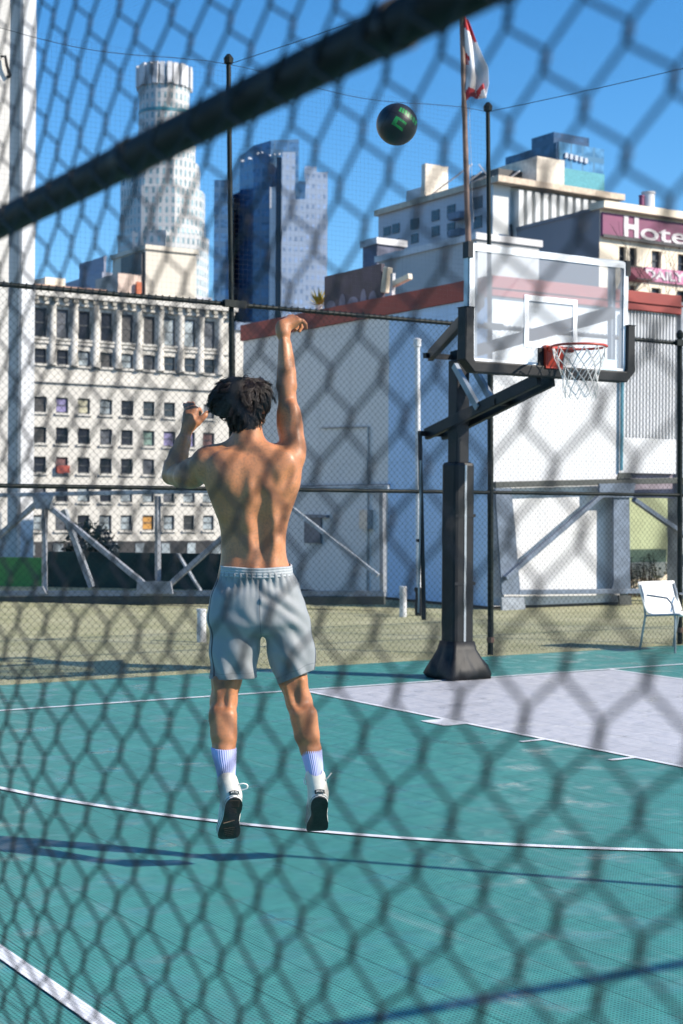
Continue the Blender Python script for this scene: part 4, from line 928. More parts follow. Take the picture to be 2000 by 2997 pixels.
for yy in (-13.0, -7.0): MB().tube([(RX(yy) + .05, yy, 0), (RX(yy) + .05, yy, 3.0)], .03, 12).build('post', nwire, nf)

# ================================================================== basketball
bc = at(1162, 364, 9.15); 
def ball():
    m, t = newmat('black rubber ball'); co = t.coord('Object'); x, y, z = t.sep(co)
    # local frame: x to the right, z along the seam's pole, surface marks on the side turned to the camera (-y)
    def band(v, c, h): return t.math('LESS_THAN', t.math('ABSOLUTE', t.math('SUBTRACT', v, c)), h)
    R_ = .119
    s1 = band(z, 0.0, .0032)
    s2 = band(x, -.062, .003); s3 = t.math('LESS_THAN', t.math('ABSOLUTE', t.math('SUBTRACT', t.math('SQRT', t.math('ADD', t.math('POWER', t.math('SUBTRACT', x, .17), 2.0), t.math('MULTIPLY', z, z))), .125)), .003)
    seam = t.math('MAXIMUM', s1, s2)
    front = t.math('LESS_THAN', y, 0.0)
    # green lettering-like blocks (illegible on the photo): one worn word above the seam, an outlined box below
    wd = t.math('MULTIPLY', band(z, .040, .017), band(x, .040, .062)); gaps = t.math('GREATER_THAN', t.math('FRACT', t.math('MULTIPLY', t.math('ADD', x, t.math('MULTIPLY', z, .25)), 52.0)), .24); word = t.math('MULTIPLY', wd, gaps)
    bxo = t.math('MULTIPLY', band(z, -.038, .026), band(x, .020, .038)); bxi = t.math('MULTIPLY', band(z, -.038, .013), band(x, .032, .026)); box = t.math('SUBTRACT', bxo, t.math('MULTIPLY', bxi, .9))
    g = t.math('MULTIPLY', t.math('MAXIMUM', word, box), front); g = t.math('MULTIPLY', g, t.rng(t.noise(co, 60, 3), .3, .5, .55, 1))
    c = t.mix(g, (.014, .014, .016), (.012, .23, .05)); c = t.mix(seam, c, (.004, .004, .004))
    vo = t.n.new('ShaderNodeTexVoronoi'); vo.inputs['Scale'].default_value = 330; t.l.new(co, vo.inputs['Vector'])
    t.set(Base_Color=c, Roughness=.42, Normal=t.bump(t.math('ADD', t.math('MULTIPLY', vo.outputs['Distance'], .35), t.math('MULTIPLY', seam, -2.0)), .35, .002)); return m
bm = bmesh.new(); bmesh.ops.create_uvsphere(bm, u_segments=48, v_segments=32, radius=.123); me = bpy.data.meshes.new('basketball'); bm.to_mesh(me); bm.free()
me.polygons.foreach_set('use_smooth', [True] * len(me.polygons)); me.materials.append(ball()); o = bpy.data.objects.new('basketball', me); COL.objects.link(o)
yw = math.atan2(-FW.x, FW.y); o.matrix_world = Matrix.Translation(bc) @ Matrix.Rotation(yw, 4, 'Z') @ Matrix.Rotation(R(30), 4, 'Y') @ Matrix.Rotation(R(-12), 4, 'X')
tag(o, 'black basketball with green markings flying through the air above the hoop\'s left', 'basketball')
# ================================================================== the player
DP = 7.03
PO = at(765, 1500, DP); PO = Vector((PO.x, PO.y, 0))
PX = Vector((RT.x, RT.y, 0)).normalized(); PY = Vector((FW.x, FW.y, 0)).normalized()
PROT = math.atan2(PX.y, PX.x)
def L(px, py, dy=0.0):
    """pixel of the photograph + distance behind the player's plane -> the player's own frame (x right, y away, z up)"""
    p = at(px, py, DP + dy) - PO; return np.array((p.dot(PX), p.dot(PY), p.z))
def lc(x, y, dy=0.0): return L(400 + x / 2.6133, 900 + y / 2.6133, dy)
def lh(x, y, dy=0.0): return L(780 + x / 9.8, 900 + y / 9.8, dy)
def lg(x, y, dy=0.0): return L(480 + x / 7.345, 1140 + y / 7.345, dy)
def lk(x, y, dy=0.0): return L(600 + x / 7.127, 1070 + y / 7.127, dy)
def lf(x, y, dy=0.0): return L(600 + x / 3.92, 2150 + y / 3.92, dy)

class Field:
    """signed distance on a grid; solids are blended smoothly, then the surface is drawn as one mesh"""
    def __init__(s, lo, hi, h):
        s.lo = np.array(lo, float); s.h = h; s.n = np.ceil((np.array(hi) - s.lo) / h).astype(int) + 1
        s.F = np.full(s.n, .06, np.float32); s.ax = [s.lo[i] + h * np.arange(s.n[i]) for i in range(3)]
    def _win(s, lo, hi):
        a = np.maximum(0, np.floor((np.array(lo) - s.lo) / s.h).astype(int)); b = np.minimum(s.n, np.ceil((np.array(hi) - s.lo) / s.h).astype(int) + 1)
        if (b <= a).any(): return None
        sl = tuple(slice(a[i], b[i]) for i in range(3)); return sl, np.meshgrid(*[s.ax[i][sl[i]] for i in range(3)], indexing='ij', sparse=True)
    def put(s, lo, hi, fn, k=.015, op='add'):
        m = k + .03; w_ = s._win(np.array(lo) - m, np.array(hi) + m)
        if w_ is None: return
        sl, g = w_; d = fn(*g); A = s.F[sl]
        if op == 'add': h = np.maximum(k - np.abs(A - d), 0) / k; s.F[sl] = np.minimum(A, d) - h * h * k * .25
        else: d = -d; h = np.maximum(k - np.abs(A - d), 0) / k; s.F[sl] = np.maximum(A, d) + h * h * k * .25
    def cone(s, p, q, r1, r2, k=.015, op='add', flat=(1, 1, 1)):
        p = np.array(p, float); q = np.array(q, float); sc = np.array(flat, float); P = p / sc; Q = q / sc; d = Q - P; L2 = max(1e-9, d @ d); ms = sc.min()
        def fn(x, y, z):
            x = x / sc[0] - P[0]; y = y / sc[1] - P[1]; z = z / sc[2] - P[2]; t = np.clip((x * d[0] + y * d[1] + z * d[2]) / L2, 0, 1)
            return (np.sqrt((x - t * d[0]) ** 2 + (y - t * d[1]) ** 2 + (z - t * d[2]) ** 2) - (r1 + (r2 - r1) * t)) * ms
        r = max(r1, r2) * sc; s.put(np.minimum(p, q) - r, np.maximum(p, q) + r, fn, k, op)
    def chain(s, pts, k=.012, op='add', flat=(1, 1, 1)):
        for (p, r1), (q, r2) in zip(pts, pts[1:]): s.cone(p, q, r1, r2, k, op, flat)
    def ell(s, c, r, k=.015, op='add', rot=None):
        c = np.array(c, float); r = np.array(r, float); M_ = np.array(rot.to_3x3().transposed()) if rot is not None else np.eye(3)
        def fn(x, y, z):
            x = x - c[0]; y = y - c[1]; z = z - c[2]
            a = M_[0, 0] * x + M_[0, 1] * y + M_[0, 2] * z; b = M_[1, 0] * x + M_[1, 1] * y + M_[1, 2] * z; e = M_[2, 0] * x + M_[2, 1] * y + M_[2, 2] * z
            k0 = np.sqrt((a / r[0]) ** 2 + (b / r[1]) ** 2 + (e / r[2]) ** 2); k1 = np.sqrt((a / r[0] ** 2) ** 2 + (b / r[1] ** 2) ** 2 + (e / r[2] ** 2) ** 2) + 1e-9
            return k0 * (k0 - 1) / k1
        R_ = r.max() if rot is not None else r; s.put(c - R_, c + R_, fn, k, op)
    def stack(s, rows, k=.02, ex=2.4, op='add'):
        """rows: (z, x left, x right, y centre, half depth), lofted"""
        rows = sorted(rows); A = np.array(rows); z0, z1 = A[0, 0], A[-1, 0]
        def ip(col, z):
            # smooth (Catmull-Rom style) interpolation
            zz = np.clip(z, z0, z1); i = np.clip(np.searchsorted(A[:, 0], zz) - 1, 0, len(A) - 2); t = (zz - A[i, 0]) / (A[i + 1, 0] - A[i, 0])
            m = np.gradient(A[:, col], A[:, 0]); hh = A[i + 1, 0] - A[i, 0]; t2, t3 = t * t, t ** 3
            return (2 * t3 - 3 * t2 + 1) * A[i, col] + (t3 - 2 * t2 + t) * hh * m[i] + (-2 * t3 + 3 * t2) * A[i + 1, col] + (t3 - t2) * hh * m[i + 1]
        def fn(x, y, z):
            xl, xr, yc, b = ip(1, z), ip(2, z), ip(3, z), ip(4, z); a = (xr - xl) / 2; c = (xr + xl) / 2
            q = (np.abs((x - c) / a) ** ex + np.abs((y - yc) / b) ** ex) ** (1 / ex); d = (q - 1) * np.minimum(a, b) * .95
            e = np.maximum(z0 - z, z - z1); return np.maximum(d, e)
        s.put((A[:, 1].min(), (A[:, 3] - A[:, 4]).min(), z0), (A[:, 2].max(), (A[:, 3] + A[:, 4]).max(), z1), fn, k, op)
    def mesh(s):
        F = s.F; I = F < 0; c = I[:-1, :-1, :-1].astype(np.int8); n8 = sum(I[i:i - 1 or None, j:j - 1 or None, k:k - 1 or None][:c.shape[0], :c.shape[1], :c.shape[2]].astype(np.int8) for i in (0, 1) for j in (0, 1) for k in (0, 1))
        act = (n8 > 0) & (n8 < 8); ix = np.argwhere(act); vid = np.full(act.shape, -1, np.int64); vid[act] = np.arange(len(ix))
        cor = {}
        for i in (0, 1):
            for j in (0, 1):
                for k in (0, 1): cor[(i, j, k)] = F[ix[:, 0] + i, ix[:, 1] + j, ix[:, 2] + k]
        S = np.zeros((len(ix), 3)); C = np.zeros(len(ix))
        for a in cor:
            for ax in range(3):
                if a[ax]: continue
                b = list(a); b[ax] = 1; fa, fb = cor[a], cor[tuple(b)]; m = (fa < 0) != (fb < 0); t = np.where(m, fa / np.where(m, fa - fb, 1), 0)
                p = np.tile(np.array(a, float), (len(ix), 1)); p[:, ax] += t; S += p * m[:, None]; C += m
        V = s.lo + s.h * (ix + S / C[:, None]); Q = []
        for ax in range(3):
            sl0 = [slice(None)] * 3; sl1 = [slice(None)] * 3; sl0[ax] = slice(0, -1); sl1[ax] = slice(1, None)
            A, B = I[tuple(sl0)], I[tuple(sl1)]; e = np.argwhere(A != B); u, v = (ax + 1) % 3, (ax + 2) % 3
            ok = (e[:, u] > 0) & (e[:, v] > 0) & (e[:, u] < act.shape[u]) & (e[:, v] < act.shape[v]); e = e[ok]
            def g(du, dv): q = e.copy(); q[:, u] -= du; q[:, v] -= dv; return vid[q[:, 0], q[:, 1], q[:, 2]]
            q = np.stack([g(1, 1), g(0, 1), g(0, 0), g(1, 0)], 1); ins = A[e[:, 0], e[:, 1], e[:, 2]]; q[~ins] = q[~ins][:, ::-1]; Q.append(q)
        return V, np.concatenate(Q)
def np_mesh(name, V, Q, m, smooth=True):
    me = bpy.data.meshes.new(name); n = Q.shape[1]; me.vertices.add(len(V)); me.vertices.foreach_set('co', V.astype(np.float32).ravel()); me.loops.add(Q.size); me.loops.foreach_set('vertex_index', Q.astype(np.int32).ravel())
    me.polygons.add(len(Q)); me.polygons.foreach_set('loop_start', np.arange(0, Q.size, n, dtype=np.int32)); me.polygons.foreach_set('loop_total', np.full(len(Q), n, dtype=np.int32)); me.update(calc_edges=True); me.validate()
    if smooth: me.polygons.foreach_set('use_smooth', [True] * len(Q))
    if m: me.materials.append(m)
    return me
def place(name, me, parent=None):
    o = bpy.data.objects.new(name, me); COL.objects.link(o)
    if parent: o.parent = parent
    return o
def fnoise(V, scale, seed, n=14):
    r = np.random.RandomState(seed); K = r.normal(0, 1, (n, 3)) * scale; ph = r.uniform(0, 6.28, n); return np.sin(V @ K.T + ph).mean(1) * (2 / n) ** .5 * n ** .5

# ------------------------------------------------------------------ body
sx_ = lambda x: lc(x, 1500)[0]
sz_ = lambda y: lc(800, y)[2]
def torso_rows():
    T = [(1105, 690, 1060, .005, .070), (1150, 610, 1130, .0, .095), (1200, 580, 1180, -.004, .108), (1270, 556, 1206, -.008, .116), (1350, 548, 1228, -.008, .120), (1420, 562, 1226, -.004, .118), (1490, 582, 1208, .002, .112), (1600, 616, 1172, .012, .103), (1700, 640, 1150, .018, .097), (1800, 648, 1142, .018, .096), (1900, 648, 1150, .012, .100), (1985, 638, 1174, .004, .106), (2080, 620, 1196, .0, .112), (2250, 590, 1215, .0, .115)]
    return [(sz_(y), sx_(l), sx_(r), c, d) for y, l, r, c, d in T]
B = Field((-.50, -.24, .30), (.28, .56, 2.58), .0045)
B.stack(torso_rows(), .02, 2.35)
pel = L(762, 1800, 0)
B.ell(pel, (.165, .110, .085), .05)
# neck, traps
B.chain([(lk(905, 1180, .025), .058), (lk(905, 1450, .012), .060), (lk(900, 1680, .0), .070)], .03)
B.cone(lc(875, 1035, .0), lc(1095, 1160, .01), .044, .044, .03); B.cone(lc(840, 1030, .0), lc(585, 1160, .02), .046, .048, .05)
B.cone(lc(860, 1080, -.02), lc(905, 1420, -.078), .055, .03, .05)
# right shoulder and raised arm
B.ell(lc(1172, 1130, .015), (.064, .066, .078), .045, rot=Matrix.Rotation(R(-18), 4, 'Y'))
B.chain([(lc(1190, 1080, .015), .060), (lc(1178, 930, .03), .053), (lc(1162, 800, .045), .048), (lc(1153, 690, .055), .0415)], .008)
B.ell(lc(1205, 860, .010), (.034, .040, .085), .03, rot=Matrix.Rotation(R(-6), 4, 'Y'))       # triceps
B.ell(lc(1130, 880, .06), (.032, .038, .075), .03)                                             # biceps
B.ell(lc(1222, 1050, -.01), (.038, .045, .070), .03, rot=Matrix.Rotation(R(-12), 4, 'Y'))      # rear deltoid
B.cone(lc(1200, 1160, -.03), lc(1150, 1330, -.05), .042, .048, .04)                            # teres and lat
B.cone(lc(1150, 1300, -.03), lc(1110, 1560, -.045), .048, .022, .04)
B.ell(lc(1100, 1215, -.085), (.060, .030, .075), .04, rot=Matrix.Rotation(R(22), 4, 'Y'))      # right shoulder blade
B.ell(lc(985, 1130, -.055), (.05, .035, .05), .05)
B.chain([(lc(1153, 690, .055), .0415), (lc(1149, 610, .06), .0425), (lc(1149, 500, .07), .0405), (lc(1144, 390, .08), .0355), (lc(1135, 290, .088), .0295), (lc(1124, 190, .092), .0250)], .006)
B.cone(lc(1172, 590, .052), lc(1146, 300, .070), .024, .012, .03); B.cone(lc(1118, 590, .058), lc(1122, 320, .072), .022, .010, .03)
B.cone(lc(1146, 470, .040), lc(1126, 250, .062), .016, .009, .014)
B.ell(lc(1150, 640, .028), (.020, .014, .022), .02)                                            # elbow
# left shoulder and arm
B.ell(lc(535, 1195, .0), (.070, .070, .066), .05)
elb = lc(268, 1282, .215); wri = lg(505, 840, .27)
B.chain([(lc(540, 1205, .01), .064), (lc(430, 1255, .09), .058), (lc(340, 1285, .155), .050), (elb, .042)], .035)
B.ell(lc(400, 1300, .09), (.060, .075, .045), .04, rot=Matrix.Rotation(R(-35), 4, 'Z'))
B.chain([(elb, .041), (lc(287, 1215, .225), .0445), (lc(322, 1130, .24), .0425), (lc(352, 1040, .255), .034), (wri, .0240)], .022)
B.cone(lc(300, 1180, .205), lc(365, 1000, .228), .022, .012, .02)
B.ell(lc(600, 1150, .015), (.06, .05, .04), .05)
B.ell(lc(690, 1240, -.083), (.070, .028, .085), .05, rot=Matrix.Rotation(R(-14), 4, 'Y'))      # left shoulder blade
B.cone(lc(620, 1330, -.02), lc(670, 1560, -.04), .046, .025, .04)
# back: spine hollow and the columns beside it
for x0, x1, rr in ((835, 880, .028), (1035, 1040, .030)):
    B.chain([(lc(x0, 1480, -.078), rr * .8), (lc((x0 + x1) / 2, 1650, -.062), rr), (lc(x1, 1800, -.060), rr), (lc(x1, 1990, -.075), rr * .9)], .035)
B.chain([(lc(905, 1180, -.150), .014), (lc(930, 1330, -.155), .020), (lc(955, 1450, -.142), .027), (lc(962, 1650, -.122), .031), (lc(960, 1800, -.118), .030), (lc(952, 1960, -.130), .026)], .035, 'sub')
B.ell(lc(800, 1320, -.156), (.014, .022, .060), .045, 'sub', Matrix.Rotation(R(16), 4, 'Y'))
B.ell(lc(1022, 1300, -.152), (.015, .022, .060), .045, 'sub', Matrix.Rotation(R(-24), 4, 'Y'))
B.ell(lc(1165, 1300, -.118), (.016, .022, .05), .03, 'sub', Matrix.Rotation(R(30), 4, 'Y'))
# chest side, for other viewpoints
for s_ in (-1, 1): B.ell(np.array((lc(885, 1300)[0] + s_ * .085, .085, lc(885, 1300)[2])), (.085, .045, .065), .05)
# head
hc = lk(872, 740, .03); yaw = Matrix.Rotation(R(-24), 4, 'Z') @ Matrix.Rotation(R(12), 4, 'X')
def hp(x, y, z): v = yaw @ Vector((x, y, z)); return hc + np.array(v)
B.ell(hc, (.075, .097, .098), .01, rot=yaw); B.ell(hp(0, .03, -.055), (.062, .070, .075), .03, rot=yaw)
B.ell(hp(0, .065, -.098), (.040, .036, .030), .03, rot=yaw); B.cone(hp(.048, .02, -.08), hp(.02, .085, -.108), .022, .016, .02); B.cone(hp(-.048, .02, -.08), hp(-.02, .085, -.108), .022, .016, .02)
B.cone(hp(0, .098, .0), hp(0, .122, -.042), .009, .013, .012); B.ell(hp(.013, .112, -.045), (.009, .011, .008), .006, rot=yaw); B.ell(hp(-.013, .112, -.045), (.009, .011, .008), .006, rot=yaw)
B.cone(hp(-.034, .086, .018), hp(.034, .086, .018), .010, .010, .012)
for s_ in (-1, 1):
    B.ell(hp(s_ * .033, .102, -.002), (.017, .014, .012), .008, 'sub', yaw); B.ell(hp(s_ * .032, .083, -.003), (.013, .013, .012), .003, rot=yaw); B.ell(hp(s_ * .045, .078, -.035), (.022, .020, .018), .02, rot=yaw)
    # ear: shell, hollow, lobe
    B.ell(hp(s_ * .082, -.010, -.022), (.010, .021, .033), .005, rot=yaw @ Matrix.Rotation(R(-22 * s_), 4, 'Z')); B.ell(hp(s_ * .092, -.004, -.018), (.006, .011, .018), .004, 'sub', yaw); B.ell(hp(s_ * .080, -.002, -.052), (.007, .009, .010), .006, rot=yaw)
B.cone(hp(-.017, .103, -.069), hp(.017, .103, -.069), .0065, .0065, .006); B.cone(hp(-.014, .100, -.080), hp(.014, .100, -.080), .007, .007, .006); B.cone(hp(-.02, .112, -.0745), hp(.02, .112, -.0745), .0025, .0025, .003, 'sub')
# right hand, bent over at the wrist
wr = lh(500, 880, .09)
ca = lh(470, 560, .10)
B.chain([(lc(1124, 190, .092), .0255), (lh(478, 700, .094), .0275), (ca, .030)], .02)
KN = [lh(905, 375, .105), lh(840, 318, .128), lh(755, 285, .150), lh(660, 285, .168)]
for q, r in zip(KN, (.0165, .0150, .0145, .0140)): B.cone(ca + (q - ca) * .1, q, .022, r, .016)
B.cone(ca, lh(740, 470, .12), .026, .020, .02); B.cone(lh(740, 470, .12), lh(860, 430, .12), .019, .014, .016)
FING = [[KN[0], lh(1040, 390, .108), lh(1118, 470, .118), lh(1152, 590, .128)], [KN[1], lh(975, 420, .160), lh(1005, 560, .172), lh(950, 680, .168)], [KN[2], lh(880, 430, .188), lh(890, 560, .200), lh(822, 655, .190)], [KN[3], lh(775, 420, .205), lh(800, 530, .215), lh(765, 610, .210)]]
for f, r in zip(FING, (.0098, .0100, .0094, .0085)): B.chain([(f[0], r * 1.25), (f[1], r), (f[2], r * .92), (f[3], r * .78)], .006)
B.chain([(ca, .02), (lh(520, 560, .150), .0145), (lh(610, 640, .185), .0115), (lh(650, 740, .205), .009)], .012)
# left hand, palm forward
pa = lg(560, 620, .285)
B.chain([(wri, .0245), (lg(525, 770, .275), .027)], .02)
KL = [lg(690, 430, .30), lg(625, 405, .31), lg(560, 430, .315), lg(500, 470, .31)]
for q, r in zip(KL, (.0155, .0155, .0150, .0140)): B.chain([(lg(530, 770, .275), .022), (pa, .0225), (q, r)], .014)
B.cone(lg(520, 720, .28), lg(500, 520, .30), .020, .015, .02); B.cone(lg(600, 740, .275), lg(650, 560, .29), .024, .020, .02)
FL = [[KL[0], lg(765, 430, .345), lg(790, 480, .375), lg(770, 535, .39)], [KL[1], lg(625, 340, .365), lg(620, 300, .40), lg(610, 285, .425)], [KL[2], lg(545, 330, .365), lg(530, 300, .40), lg(520, 290, .425)], [KL[3], lg(465, 380, .355), lg(445, 330, .385), lg(440, 310, .405)]]
for f, r in zip(FL, (.0100, .0100, .0096, .0088)): B.chain([(f[0], r * 1.2), (f[1], r), (f[2], r * .92), (f[3], r * .80)], .006)
B.chain([(lg(590, 780, .272), .022), (lg(720, 700, .275), .0175), (lg(815, 625, .28), .0125), (lg(880, 560, .285), .0105), (lg(925, 490, .29), .0085)], .012)
# legs
def leg(pts, k=.025): B.chain([(L(x, y, d), r) for x, y, d, r in pts], k)
leg([(700, 1780, .0, .088), (682, 1880, .03, .080), (664, 1985, .010, .066), (655, 2055, -.005, .058), (652, 2105, -.025, .056), (655, 2150, -.050, .054), (656, 2195, -.078, .048), (661, 2245, -.107, .035), (668, 2295, -.132, .032)])
leg([(832, 1780, .0, .088), (842, 1880, .03, .080), (856, 1985, .045, .064), (876, 2055, .045, .056), (890, 2105, .035, .055), (898, 2150, .025, .052), (910, 2195, .012, .044), (917, 2235, .0, .034), (925, 2290, -.012, .031)])
for x0, y0, x1, y1, r in ((640, 2090, 646, 2150, .040), (668, 2095, 669, 2160, .038)): B.cone(L(x0, y0, -.060), L(x1, y1, -.083), r, r * .8, .03)
for x0, y0, x1, y1, r in ((878, 2090, 888, 2150, .038), (905, 2090, 913, 2155, .036)): B.cone(L(x0, y0, -.005), L(x1, y1, -.008), r, r * .8, .03)
B.ell(L(655, 2052, -.080), (.018, .018, .030), .03, 'sub'); B.ell(L(876, 2050, -.030), (.018, .018, .030), .03, 'sub')
for x in (634, 682): B.cone(L(x, 1990, -.045), L(x * .6 + 656 * .4, 2060, -.054), .016, .010, .02)
for x in (835, 884): B.cone(L(x, 1990, -.010), L(x * .6 + 876 * .4, 2060, -.004), .016, .010, .02)
V, Q = B.mesh(); del B
skin, t = newmat('tanned skin'); co = t.coord('Object')
c = t.mix(t.rng(t.noise(co, 7, 4), .3, .7), (.52, .215, .095), (.44, .168, .070)); c = t.mix(t.rng(t.noise(co, 90, 3), .45, .7), c, (.36, .16, .078))
vo = t.n.new('ShaderNodeTexVoronoi'); vo.inputs['Scale'].default_value = 34; t.l.new(co, vo.inputs['Vector']); c = t.mix(t.math('MULTIPLY', t.math('LESS_THAN', vo.outputs['Distance'], .035), .6), c, (.10, .035, .02))
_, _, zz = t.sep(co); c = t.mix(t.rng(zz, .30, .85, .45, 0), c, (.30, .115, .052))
t.set(Base_Color=c, Roughness=t.rng(t.noise(co, 22, 4),   .35, .65, .42, .62), Specular_IOR_Level=.45, Subsurface_Weight=.12, Subsurface_Scale=.02, Normal=t.bump(t.math('ADD', t.noise(co, 260, 3), t.math('MULTIPLY', t.noise(co, 60, 2), .6)), .10, .004))
t.b.inputs['Subsurface Radius'].default_value = (1.0, .35, .2)
t.set(Coat_Weight=.05, Coat_Roughness=.3)
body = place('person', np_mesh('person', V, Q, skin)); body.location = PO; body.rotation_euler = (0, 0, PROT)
tag(body, 'shirtless player seen from behind, mid jump, right arm raised after releasing the ball, grey shorts', 'person')

# ------------------------------------------------------------------ shorts
SH = Field((-.30, -.19, .45), (.29, .20, 1.58), .006)
zz_ = lambda y: L(760, y)[2]; xx_ = lambda x: L(x, 1800)[0]
SH.stack([(zz_(y), xx_(l), xx_(r), c, d) for y, l, r, c, d in [(1640, 646, 854, -.004, .122), (1680, 643, 856, -.003, .129), (1700, 630, 874, .0, .130), (1733, 613, 884, -.004, .142), (1780, 606, 892, -.004, .146), (1825, 603, 900, .0, .140), (1852, 622, 886, .006, .118)]], .02, 2.5)
SH.chain([(L(690, 1800, .0), .118), (L(684, 1900, .012), .119), (L(683, 2030, .02), .116)], .03); SH.chain([(L(836, 1800, .0), .112), (L(850, 1900, .012), .105), (L(862, 1960, .02), .088), (L(866, 2030, .02), .080)], .03)
SH.cone(L(878, 1850, .0), L(880, 1920, .01), .05, .055, .05)
for yy_ in (-.16, -.08, .0, .09, .17): SH.cone(L(769, 1874, yy_), L(782, 2070, yy_ * .5 + .01), .010, .040, .022, 'sub')
V, Q = SH.mesh(); del SH
E_ = np.concatenate([Q[:, [0, 1]], Q[:, [1, 2]], Q[:, [2, 3]], Q[:, [3, 0]]]); dg_ = np.bincount(E_.ravel(), minlength=len(V)).astype(float)[:, None]
for _ in range(26):
    A_ = np.stack([np.bincount(E_[:, 0], V[E_[:, 1], a], len(V)) + np.bincount(E_[:, 1], V[E_[:, 0], a], len(V)) for a in range(3)], 1) / dg_; V = V + (A_ - V) * .6
me = np_mesh('shorts', V, Q, None); nr = np.empty(len(V) * 3, np.float32); me.vertex_normals.foreach_get('vector', nr); N_ = nr.reshape(-1, 3)
cr = L(768, 1850); xs, zs_ = V[:, 0] - cr[0], V[:, 2] - cr[2]; th = np.arctan2(xs, -zs_ + .02); rad = np.hypot(xs, zs_); wz = zz_(1682) - V[:, 2]
back = np.clip(-N_[:, 1], 0, 1); n1 = fnoise(V, 9, 3); n2 = fnoise(V, 22, 4); n3 = fnoise(V, 40, 5)
ang = np.arctan2(V[:, 1], V[:, 0] - xx_(750))
d = .0055 * np.exp(-np.clip(wz, 0, 1) / .035) * np.sin(ang * 34 + n1 * 3) * (wz > -.01)
d += .0042 * np.sin(th * 7.5 + n1 * 3.2 + rad * 9) * np.clip((rad - .05) / .08, 0, 1) * np.clip(1.25 - rad / .30, 0, 1)
d += .0070 * n1 * np.clip(wz / .1, 0, 1) + .0040 * n2 * np.clip(wz / .15, 0, 1) + .0015 * n3
low = np.clip((zz_(1890) - V[:, 2]) / .12, 0, 1); d += low * (.009 * np.sin(V[:, 0] * 52 + V[:, 2] * 26 + n1 * 3) + .007 * fnoise(V * np.array([1, 1, .45]), 30, 8))
diag = V[:, 2] * .8 + np.abs(V[:, 0] - cr[0]) * .7; d += .0055 * np.sin(diag * 85 + n1 * 5) * np.clip((.33 - rad) / .2, 0, 1) * np.clip((rad - .10) / .06, 0, 1) * (V[:, 0] > cr[0])
sh_ = np.clip(np.hypot(xs, zs_) / .20, 0, 1); shr = .011 * sh_ * sh_ * (3 - 2 * sh_) * (1 - .6 * np.clip(1 - wz / .05, 0, 1)); V2 = V + N_ * (d - shr)[:, None]; me.vertices.foreach_set('co', V2.astype(np.float32).ravel())
# stripe coordinate: angle from each side seam, measured towards the back
la = np.array(L(690, 1850)); ra_ = np.array(L(838, 1850))
fl_ = np.clip((zz_(1700) - V[:, 2]) / .12, 0, 1) * 0 + 1
st_l = np.degrees(np.arctan2(-(V[:, 1] - .0), -(V[:, 0] - la[0]))) ; st_r = np.degrees(np.arctan2(-(V[:, 1] - .0), (V[:, 0] - ra_[0]))) + 26
stv = np.where(V[:, 0] < cr[0], st_l, st_r)
pl_l, nl_ = np.array(L(685, 1990, -.1)), np.array((.03, -.02, -1)); pl_r, nr_ = np.array(L(850, 1988, -.1)), np.array((.42, -.10, -1)); nr_ = nr_ / np.linalg.norm(nr_)
hm = me.attributes.new('hem_height', 'FLOAT', 'POINT'); hm.data.foreach_set('value', np.where(V[:, 0] < float(L(770, 1900)[0]), -((V - pl_l) @ nl_), -((V - pl_r) @ nr_)).astype(np.float32))
at_ = me.attributes.new('seam_angle', 'FLOAT', 'POINT'); at_.data.foreach_set('value', stv.astype(np.float32))
bm = bmesh.new(); bm.from_mesh(me)
def cut(sel, p, n):
    fs = [f for f in bm.faces if sel(f.calc_center_median())]; g = set(fs)
    for f in fs: g.update(f.edges); g.update(f.verts)
    bmesh.ops.bisect_plane(bm, geom=list(g), plane_co=p, plane_no=n, clear_outer=True)
xc = float(L(770, 1900)[0])
cut(lambda c: c.z > zz_(1690), (0, 0, zz_(1672)), (0, 0, 1))
cut(lambda c: c.z < zz_(1900) and c.x < xc, tuple(L(685, 1990, -.1)), (.03, -.02, -1)); cut(lambda c: c.z < zz_(1880) and c.x >= xc, tuple(L(850, 1988, -.1)), (.42, -.10, -1))
bm.to_mesh(me); bm.free()
cloth, t = newmat('grey mesh jersey'); co = t.coord('Object')
x, y, z = t.sep(co); c = t.mix(t.rng(t.noise(co, 6, 3), .3, .7), (.275, .285, .29), (.24, .25, .26))
hx = t.math('FRACT', t.math('MULTIPLY', x, 260)); hz = t.math('FRACT', t.math('ADD', t.math('MULTIPLY', z, 300), t.math('MULTIPLY', t.math('FLOOR', t.math('MULTIPLY', x, 260)), .5)))
ho = t.math('MULTIPLY', t.math('LESS_THAN', t.math('ABSOLUTE', t.math('SUBTRACT', hx, .5)), .26), t.math('LESS_THAN', t.math('ABSOLUTE', t.math('SUBTRACT', hz, .5)), .24)); c = t.mix(t.math('MULTIPLY', ho, .35), c, (.13, .145, .165))
an = t.n.new('ShaderNodeAttribute'); an.attribute_name = 'seam_angle'; sa = an.outputs['Fac']
s1 = t.math('LESS_THAN', t.math('ABSOLUTE', t.math('SUBTRACT', sa, 4.0)), 5.0); s2 = t.math('LESS_THAN', t.math('ABSOLUTE', t.math('SUBTRACT', sa, 27.0)), 3.4)
c = t.mix(t.math('MULTIPLY', t.math('MAXIMUM', s1, s2), .97), c, (.012, .014, .024))
hn = t.n.new('ShaderNodeAttribute'); hn.attribute_name = 'hem_height'; hl_ = t.math('LESS_THAN', t.math('ABSOLUTE', t.math('SUBTRACT', hn.outputs['Fac'], .026)), .0018); c = t.mix(t.math('MULTIPLY', hl_, .45), c, (.10, .11, .125))
